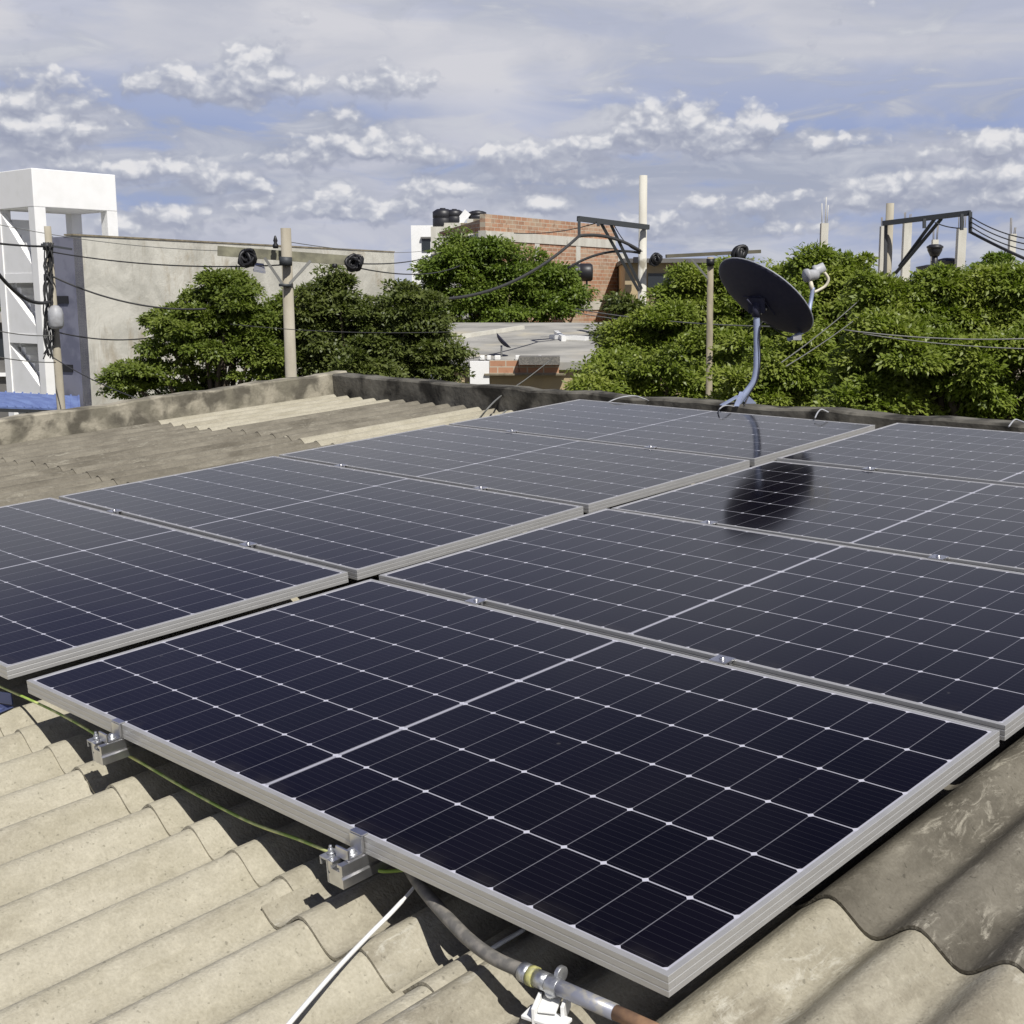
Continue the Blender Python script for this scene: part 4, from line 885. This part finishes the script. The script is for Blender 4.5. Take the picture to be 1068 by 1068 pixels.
def coil(px, py, D, r, label):
    c = at(px, py, D); rnd = random.Random(px); mb = MB()
    for k in range(15):
        ax = Vector((rnd.uniform(-1.2, 1.2), 1, rnd.uniform(-.5, .5))).normalized(); x = ax.orthogonal().normalized(); y = ax.cross(x); rr = r*rnd.uniform(.45, 1); off = Vector((rnd.uniform(-.25, .25), rnd.uniform(-.3, .3), rnd.uniform(-.2, .2)))*r
        mb.tube([c+off+x*rr*math.cos(a)*(1+.2*math.sin(2*a+k))+y*rr*.85*math.sin(a) for a in [2*math.pi*i/14 for i in range(15)]], .022, 6, False)
    return solo(mb, 'cable_coil', M_BLACK, label, 'cable coil', 'black cable coils on the poles', base=c)
coil(258, 268.5, 16.8, .115, 'round black cable coil under the left end of the greenish crossarm')
coil(369, 274.5, 17.1, .10, 'round black cable coil at the right end of the greenish crossarm')
coil(684, 270, 26.7, .13, 'black cable coil right of the tall pale pole')
coil(771, 264, 13.0, .07, 'small black cable coil above the top of the big dish')
mb = MB(); a = at(262, 279, 16.9); mb.extr([at(264, 281, 16.9), at(277, 283, 16.9), at(275, 275, 17.3), at(267, 274, 17.3)], (0, 0, -.03)); solo(mb, 'splice_box', M_CONDUIT_L, 'flat grey splice box hanging below the left half of the greenish crossarm', 'splice box', base=a)
# tall pale pole with steel bracket frame
def frame_pole(px, ytop, D, label, arm, braces, verts, m, extra=None, w=.085):
    t, p, b = pole('utility_pole', label, px, ytop, D, w, w*1.35, m)
    t.name = 'utility_pole'
    mb = MB(); mb.beam(at(*arm[0], D-.14), at(*arm[1], D-.14+arm[2]), .09, .10); mb.build('bracket_arm', M_DKSTEEL, t)
    for q in braces: mb = MB(); mb.beam(at(*q[0], D-.10+q[2]), at(*q[1], D-.12), .06, .06, (0, 1, 0)); mb.build('brace', M_DKSTEEL, t)
    for q in verts: mb = MB(); mb.beam(at(*q[0], D-.2+q[2]), at(*q[1], D-.2+q[2]), .06, .06, (0, 1, 0)); mb.build('hanger', M_DKSTEEL, t)
    return t
frame_pole(671, 183, 27, 'tall pale pole with a dark steel arm reaching left, before the brick building', ((676, 237), (603, 228), -1.2), [((627, 233), (666, 303), -.8), ((637, 234), (669, 301), -.6)], [((604, 227), (604, 248), -1.2), ((624, 231), (624, 236), -.9)], M_CONC2)
frame_pole(928.5, 212, 27, 'grey concrete pole with a dark steel arm reaching right, among the white columns', ((921, 233), (1012, 222), -1.2), [((982, 228), (934, 285), -.8), ((975, 228), (938, 278), -.6), ((924, 234), (923, 296), 0)], [((1012, 221), (1012, 243), -1.2), ((1003, 223), (1003, 240), -1.2), ((964, 228), (964, 238), -.7)], M_CONC, w=.082)
t3, p3, _ = pole('utility_pole', 'thin old weathered pole with a short dark crossarm, just left of the big dish', 741, 268, 12.9, .032, .045, M_POLEDK, lean=.06)
mb = MB(); mb.beam(at(694, 267.5, 13.0), at(792, 262.5, 13.2), .04, .035); mb.v = [v-Vector((0, .07, 0)) for v in mb.v]; mb.build('crossarm', M_ARMDK, t3)
mb = MB(); mb.beam(at(721, 270, 12.82), at(738, 290, 12.84), .02, .015, (0, 1, 0)); mb.build('brace', M_WIREG, t3)
mb = MB(); mb.tube([at(741, 270, 12.87), at(741, 277, 12.87)], .042, 10); mb.build('pole_band', M_BLACK, t3)
t4, p4_, _ = pole('utility_pole', 'slim grey pole with wires and a pale meter box, in front of the white tower', 49.5, 236, 19, .05, .082, M_CONC, lean=.06)
mb = MB(); mb.lathe(at(59, 343, 18.8), (0, 0, 1), [(0, 0), (.07, 0), (.11, .05), (.11, .22), (.09, .30), (.05, .34), (0, .35)], 14); mb.build('meter_box', M_LNB, t4)
mb = MB(); mb.beam(at(43, 255, 18.9), at(75, 260, 19.2), .03, .03); mb.tube([at(49.5, 253, 18.95), at(49.5, 261, 18.95)], .066, 10); mb.tube([at(50.5, 286, 18.95), at(50.8, 293, 18.95)], .07, 10); mb.build('pole_band', M_DKSTEEL, t4)
mb = MB()
rnd = random.Random(4)
for k in range(10):
    ys = [255, 275, 300, 325, 350, 372]; mb.tube(spline([at(50+rnd.uniform(-5, 6), y+rnd.uniform(-3, 3), 18.85+rnd.uniform(-.06, .06)) for y in ys], 5), .010, 5)
solo(mb, 'cable_bundle', M_WIRE, 'loose bundle of black cables hanging down the slim grey pole on the left', 'cable bundle', base=at(50, 300, 18.85))
t6, _, _ = pole('utility_pole', 'thin pale post behind the left trees seen through a gap in the crown', 437, 330, 24, .05, .06, M_CONC2)

# ------------------------------------------------------------------ overhead wires
def wire(label, a, b, sag, r=.012, m=M_WIRE, name='overhead_wire', mid=None):
    a = at(*a); b = at(*b); n = 18; pts = []
    for i in range(n+1):
        t = i/n; p = a.lerp(b, t); pts.append(p-Vector((0, 0, sag*4*t*(1-t))))
    mb = MB(); mb.tube(pts, r, 5); return solo(mb, name, m, label, 'wire', 'overhead wires', base=a)
wire('upper black wire crossing the raw wall from the slim left pole', (50, 262, 18.9), (300, 276, 16.9), .10, .010)
wire('black wire sagging over the raw wall into the left tree', (50, 286, 18.9), (215, 322, 19), .16, .014)
wire('lower black wire on the raw wall beside the left tree', (54, 345, 18.9), (170, 350, 21), .10, .011)
wire('thin wire rising from the left border to the slim left pole', (-30, 250, 17), (50, 257, 18.9), .02, .016)
wire('thick black cable dropping from the left border to the slim pole', (-30, 242, 17), (52, 315, 18.8), .30, .026)
wire('faint wire across the open legs of the white tower', (-30, 228, 20), (260, 262, 19.8), .12, .006, M_WIREG)
wire('faint lower wire across the white tower', (-30, 338, 17), (56, 350, 18.8), .05, .008, M_WIREG)
wire('wire from the left border over the tower window', (-30, 366, 17), (58, 378, 18.8), .04, .008, M_WIREG)
wire('thin wire slanting down the raw wall corner', (54, 372, 18.8), (150, 418, 16), .05, .008)
wire('thin wire from the right coil of the greenish crossarm to the white building', (375, 275, 17), (462, 262, 34), .10, .010)
wire('second thin wire right of the greenish crossarm, slightly lower', (372, 279, 17), (480, 277, 30), .14, .010)
wire('thin wire right of the pole top', (300, 252, 17), (440, 262, 34), .08, .006, M_WIREG)
wire('thick black cable sagging left from the tall pale pole over the middle tree', (604, 246, 25.6), (440, 312, 22), .35, .030)
wire('thick black cable between the steel arm and the tall pale pole', (604, 246, 25.6), (668, 262, 26.8), -.12, .035)
wire('second black cable over the brick wall to the tall pale pole', (668, 264, 26.8), (592, 280, 27), -.16, .028)
wire('thin wire before the brick wall top', (536, 243, 26), (624, 232, 26), .08, .010)
wire('thin wire from the steel arm to the tall pale pole', (640, 234, 26.5), (670, 262, 26.8), .15, .010)
wire('upper of two wires in front of the trees left of the dish mast', (600, 326, 18), (900, 342, 14), .10, .007, M_WIREG)
wire('lower of two wires in front of the trees left of the dish mast', (600, 322, 17), (820, 341, 12), .05, .007, M_WIREG)
wire('diagonal guy wire right of the dish, upper one', (815, 378, 8.6), (905, 305, 11), .02, .0042, M_WIREG)
wire('diagonal guy wire right of the dish, lower one', (820, 382, 8.6), (915, 315, 11), .02, .0042, M_WIREG)
wire('upper thin wire across the right tree', (880, 344, 9), (1110, 351, 9), .04, .005, M_WIREG)
wire('lower thin wire across the right tree', (900, 348, 9), (1110, 364, 9), .03, .004, M_WIREG)
wire('wire along the back parapet in front of the left trees', (240, 338, 16), (470, 346, 16), .05, .005)
for i, (y0, y1, r_, lb) in enumerate(((226, 247, .012, 'topmost wire leaving the right steel arm'), (231, 253, .012, 'second wire leaving the right steel arm'), (236, 260, .012, 'third wire leaving the right steel arm'), (242, 275, .030, 'thick lowest cable leaving the right steel arm'))):
    wire(lb, (1012, y0, 25.6), (1090, y1+4, 23), .10 if r_ < .02 else .02, r_)
wire('thin wire between the steel braces and the right arm', (975, 232, 26), (1003, 238, 25.7), .03, .012)
mb = MB(); mb.tube(spline([W(*rp(497, 440, -.14)), W(*(rp(520, 415, -.05)+Vector((0, 0, 0)))), at(548, 396, 13), at(575, 375, 16)]), .006, 6)
solo(mb, 'guy_wire', M_WIREG, 'pale guy wire rising from the roof sheets over the back parapet in the middle', 'wire', base=W(*rp(497, 440, -.14)))
mb = MB(); mb.tube([W(*rp(520, 436, -.14)), W(*rp(528, 428, -.10))], .006, 6); solo(mb, 'wire_stub', M_WIREG, 'short wire stub on the roof sheets next to the guy wire', 'wire')

# ------------------------------------------------------------------ trees
def leaf_mat(name, a, b_, c_):
    m = bpy.data.materials.new(name); m.use_nodes = True; nt = m.node_tree; b = nt.nodes['Principled BSDF']
    b.inputs['Roughness'].default_value = .45; b.inputs['Specular IOR Level'].default_value = .35
    ge = nt.nodes.new('ShaderNodeNewGeometry'); tc = nt.nodes.new('ShaderNodeTexCoord')
    n = nt.nodes.new('ShaderNodeTexNoise'); n.inputs['Scale'].default_value = 1.6; n.inputs['Detail'].default_value = 4; nt.links.new(tc.outputs['Object'], n.inputs['Vector'])
    c = mixc(nt, ge.outputs['Random Per Island'], a, b_); c = mixc(nt, maprange(nt, n.outputs[0], .45, .65, 0, .7), c, c_)
    nt.links.new(c, b.inputs['Base Color'])
    tr = nt.nodes.new('ShaderNodeBsdfTranslucent'); nt.links.new(mixc(nt, 1, c, (1.3, 1.5, .6), 'MULTIPLY'), tr.inputs[0])
    mx = nt.nodes.new('ShaderNodeMixShader'); mx.inputs[0].default_value = .28; nt.links.new(b.outputs[0], mx.inputs[1]); nt.links.new(tr.outputs[0], mx.inputs[2])
    nt.links.new(mx.outputs[0], nt.nodes['Material Output'].inputs[0]); return m
L_NEAR = leaf_mat('leaf_bright', (.11, .15, .020), (.20, .25, .040), (.29, .32, .07))
L_MID = leaf_mat('leaf_mid', (.085, .120, .018), (.15, .19, .032), (.20, .235, .05))
L_MID2 = leaf_mat('leaf_mid_bright', (.07, .115, .015), (.13, .18, .026), (.18, .23, .04))
L_DARK = leaf_mat('leaf_dark', (.065, .085, .02), (.115, .14, .034), (.165, .19, .055))
def crown_mesh(name, lobes, nclump, per, ll, lw_, mat_, parent, seed, spread=.22, droop=.25):
    """lobes: (centre, (rx,ry,rz), weight). Tufts sit in the outer shell of each lobe, each tuft a small ragged ball of leaves."""
    rs = np.random.RandomState(seed)
    wts = np.array([l[2] for l in lobes], float); wts /= wts.sum()
    li = rs.choice(len(lobes), nclump, p=wts)
    C = np.array([list(l[0]) for l in lobes])[li]; R = np.array([l[1] for l in lobes])[li]; small = R.max(1) < .45*max(max(l[1]) for l in lobes)
    d = rs.normal(size=(nclump, 3)); d /= np.linalg.norm(d, axis=1)[:, None]
    rr = .50+.48*rs.uniform(0, 1, nclump)**.45; inner = rs.uniform(size=nclump) < .30; rr[inner] = rs.uniform(.10, .55, inner.sum())
    cc = C+d*R*rr[:, None]*.92
    wv = 5.2/(np.mean(R)+.25); val = np.zeros(nclump)
    for k in range(7):
        q = rs.normal(size=3); q /= np.linalg.norm(q); val += np.sin((cc*q).sum(1)*wv*(.7+.15*k)+rs.uniform(0, 6.28))
    ok = (val > -.60) | inner; cc = cc[ok]; d = d[ok]; nclump = int(ok.sum()); cc = cc+d*(.06*val[ok]*spread/.2)[:, None]
    tr = spread*rs.uniform(.45, 1.45, nclump)          # tuft radius
    cd = np.repeat(cc, per, 0); dd = np.repeat(d, per, 0); n = len(cd); TR = np.repeat(tr, per)
    e = rs.normal(size=(n, 3)); e /= np.linalg.norm(e, axis=1)[:, None]; e[:, 2] = np.abs(e[:, 2])*.9-.25
    off = e*(TR*(.45+.6*rs.uniform(0, 1, n)))[:, None]*np.array([1.15, 1.15, .8]); pos = cd+off
    keep = rs.uniform(size=n) < .92
    ax = e*.9+dd*.35+rs.normal(size=(n, 3))*.45; ax[:, 2] -= droop; ax /= np.linalg.norm(ax, axis=1)[:, None]
    up = e*.5+np.array([.25, -.45, 1.0])+rs.normal(size=(n, 3))*.42
    sd = np.cross(ax, up); sd /= np.linalg.norm(sd, axis=1)[:, None]+1e-6; nm = np.cross(sd, ax)
    L = ll*rs.uniform(.45, 1.25, n)[:, None]; Wd = lw_*rs.uniform(.6, 1.25, n)[:, None]
    v0 = pos; v1 = pos+ax*L*.45+sd*Wd*.5+nm*L*.06; v2 = pos+ax*L-nm*L*.08; v3 = pos+ax*L*.45-sd*Wd*.5+nm*L*.06
    V = np.stack([v0, v1, v2, v3], 1).reshape(-1, 3); o0 = np.array(MW[parent.name].translation); V = V-o0
    me = bpy.data.meshes.new(name); me.vertices.add(4*n); me.vertices.foreach_set('co', V.ravel().astype(np.float32))
    me.loops.add(4*n); me.loops.foreach_set('vertex_index', np.arange(4*n, dtype=np.int32)); me.polygons.add(n)
    me.polygons.foreach_set('loop_start', np.arange(0, 4*n, 4, dtype=np.int32)); me.polygons.foreach_set('loop_total', np.full(n, 4, dtype=np.int32))
    me.update(calc_edges=True); me.validate(); me.materials.append(mat_)
    o = bpy.data.objects.new(name, me); COL.objects.link(o); o.parent = parent; reg(o, MW[parent.name].copy()); return o
def tree(label, D, blobs, lm, nclump, per, ll, lw_, seed, group='trees around the houses', name='leafy_tree', spread=.2, trunkpx=None, depth=.85):
    """blobs: (px,py,rx_px,rz_px,dD,weight)"""
    k = D/F; lobes = []
    for (px, py, rx, rz, dD, w) in blobs:
        c = at(px, py, D+dD); s = (D+dD)/F; rx *= .84; rz *= .82; lobes.append((c, (rx*s, max(rx, rz)*s*depth, rz*s), w))
    rl = random.Random(seed*7); extra = []
    for (c, r_, w) in lobes:
        for q in range(5):
            a = rl.uniform(0, 2*math.pi); el = rl.uniform(-.3, 1.3); f = rl.uniform(.72, 1.02); h = rl.uniform(.22, .42)
            dv = Vector((math.cos(a)*math.cos(el)*r_[0], math.sin(a)*math.cos(el)*r_[1], math.sin(el)*r_[2]))*f
            extra.append((c+dv, (r_[0]*h, r_[0]*h, min(r_[0], r_[2])*h*rl.uniform(.8, 1.2)), w*.20))
    lobes += extra
    cx = sum(l[0].x*l[2] for l in lobes)/sum(l[2] for l in lobes); cy = sum(l[0].y*l[2] for l in lobes)/sum(l[2] for l in lobes)
    base = Vector((cx, cy, 0)); t = thing(name, label, 'tree', base, group=group); rnd = random.Random(seed)
    zc = min(l[0].z for l in lobes); mb = MB(); top = Vector((cx+rnd.uniform(-.1, .1), cy, max(1.2, zc-.7)))
    mb.tube(spline([base, base.lerp(top, .5)+Vector((rnd.uniform(-.1, .1), rnd.uniform(-.1, .1), 0)), top], 5), [.20-.008*i for i in range(11)], 10)
    for l in lobes[:len(blobs)]:
        for q in range(3):
            e = l[0]+Vector((rnd.uniform(-.6, .6)*l[1][0], rnd.uniform(-.6, .6)*l[1][1], rnd.uniform(-.1, .7)*l[1][2])); m_ = top.lerp(e, .5)+Vector((rnd.uniform(-.2, .2), rnd.uniform(-.2, .2), rnd.uniform(-.1, .2)))
            pts = spline([top-Vector((0, 0, rnd.uniform(.1, .5))), m_, e], 5); mb.tube(pts, [.085-.007*i for i in range(len(pts))], 6)
    mb.build('trunk', M_BARK, t)
    crown_mesh('crown', lobes, nclump, per, ll, lw_, lm, t, seed, spread)
    return t
tree('dense rounded green tree in front of the raw cement wall, leftmost of the near trees', 21,
     [(238, 328, 52, 42, 0, 3), (205, 362, 62, 44, -.3, 3), (150, 400, 46, 26, -.4, 1.6), (262, 370, 54, 52, -.2, 3), (243, 304, 28, 20, 0, 1), (178, 345, 28, 24, 0, 1), (286, 345, 30, 42, .3, 1.5), (215, 440, 90, 50, .4, 2)], L_MID, 1250, 130, .080, .040, 11, spread=.17)
tree('darker green tree right of the pole with the greenish crossarm', 21,
     [(345, 340, 40, 48, 0, 3), (390, 345, 50, 50, .2, 3), (430, 352, 40, 46, 0, 2.2), (330, 385, 40, 42, -.2, 2), (380, 388, 64, 38, -.3, 3), (452, 384, 38, 28, -.2, 2.0), (310, 365, 34, 44, .2, 1.6), (345, 303, 18, 16, 0, .6), (400, 430, 100, 40, .3, 2)], L_DARK, 1350, 125, .084, .042, 12, spread=.19)
tree('bright green tree in front of the brick building, behind the low slab roof', 34,
     [(480, 287, 40, 34, 0, 2.5), (530, 290, 58, 38, 0, 3.5), (577, 306, 40, 30, 0, 2.5), (490, 320, 55, 26, -.3, 2.5), (555, 322, 54, 24, -.4, 2.5), (450, 322, 22, 28, 0, 1.2), (492, 260, 28, 14, 0, 1), (530, 372, 70, 34, 1.5, 1.5)], L_MID2, 1250, 100, .120, .060, 13, spread=.30)
tree('green tree behind the dish mast, between the thin old pole and the brick building', 14.4,
     [(645, 392, 44, 28, 0, 3), (688, 356, 40, 38, .4, 3), (718, 312, 36, 34, .8, 3), (755, 305, 34, 36, .9, 2.2), (750, 380, 58, 44, .2, 3.5), (792, 308, 40, 36, 1.2, 2.5), (700, 405, 84, 34, -.4, 3), (618, 412, 40, 22, -.6, 1.4), (745, 345, 50, 40, .9, 2), (660, 372, 32, 30, .5, 1.5), (700, 470, 110, 50, .2, 2)], L_NEAR, 1250, 150, .066, .030, 14, spread=.165)
tree('green tree right of the dish with a pointed top under the single white column', 13,
     [(862, 305, 42, 38, .8, 3), (820, 338, 40, 42, .6, 2), (830, 392, 60, 44, -.2, 3.5), (888, 348, 50, 46, .2, 3), (852, 276, 22, 14, .9, .8), (900, 315, 36, 24, .6, 1.2), (800, 412, 64, 30, -.5, 2), (870, 440, 90, 50, .1, 2)], L_NEAR, 1000, 150, .064, .029, 15, spread=.155)
tree('broad bright green tree at the right edge of the photo, under the white columns', 10.5,
     [(960, 335, 60, 46, .3, 3.5), (1030, 330, 60, 46, .3, 3.5), (1100, 335, 62, 54, .2, 2), (925, 382, 60, 48, -.2, 3.5), (1010, 385, 80, 50, -.2, 4), (1090, 400, 70, 60, -.2, 3), (970, 298, 30, 16, .3, .9), (1050, 300, 34, 18, .3, 1.1), (930, 315, 34, 24, .4, 1.2), (900, 422, 50, 28, -.3, 1.5), (1010, 470, 130, 60, .2, 2)], L_NEAR, 1600, 160, .056, .025, 16, spread=.125)
tree('small sparse shrub between the brick building and the dish tree', 22,
     [(652, 322, 14, 20, 0, 1), (640, 352, 18, 18, 0, 1.2), (662, 350, 16, 24, 0, 1.2)], L_DARK, 70, 60, .10, .048, 17, spread=.20, name='small_tree')
tree('distant bright tree at the far left border beyond the tower', 60,
     [(-10, 305, 22, 18, 0, 1), (-40, 310, 30, 22, 0, 1)], L_MID2, 80, 60, .3, .15, 18, spread=.5)
tree('distant dark tree just visible beyond the narrow white building', 60,
     [(425, 322, 22, 20, 0, 1), (395, 330, 30, 18, 0, 1)], L_DARK, 80, 60, .3, .15, 19, spread=.5)
tree('small round tree behind the narrow black tank on the right', 26,
     [(1038, 277, 18, 11, 0, 1), (1045, 292, 24, 14, 0, 1)], L_MID2, 70, 70, .10, .05, 20, spread=.2, name='small_tree')

# ------------------------------------------------------------------ render settings
SC.render.engine = 'CYCLES'
SC.cycles.max_bounces = 5; SC.cycles.diffuse_bounces = 3; SC.cycles.glossy_bounces = 3; SC.cycles.transmission_bounces = 2; SC.cycles.transparent_max_bounces = 8
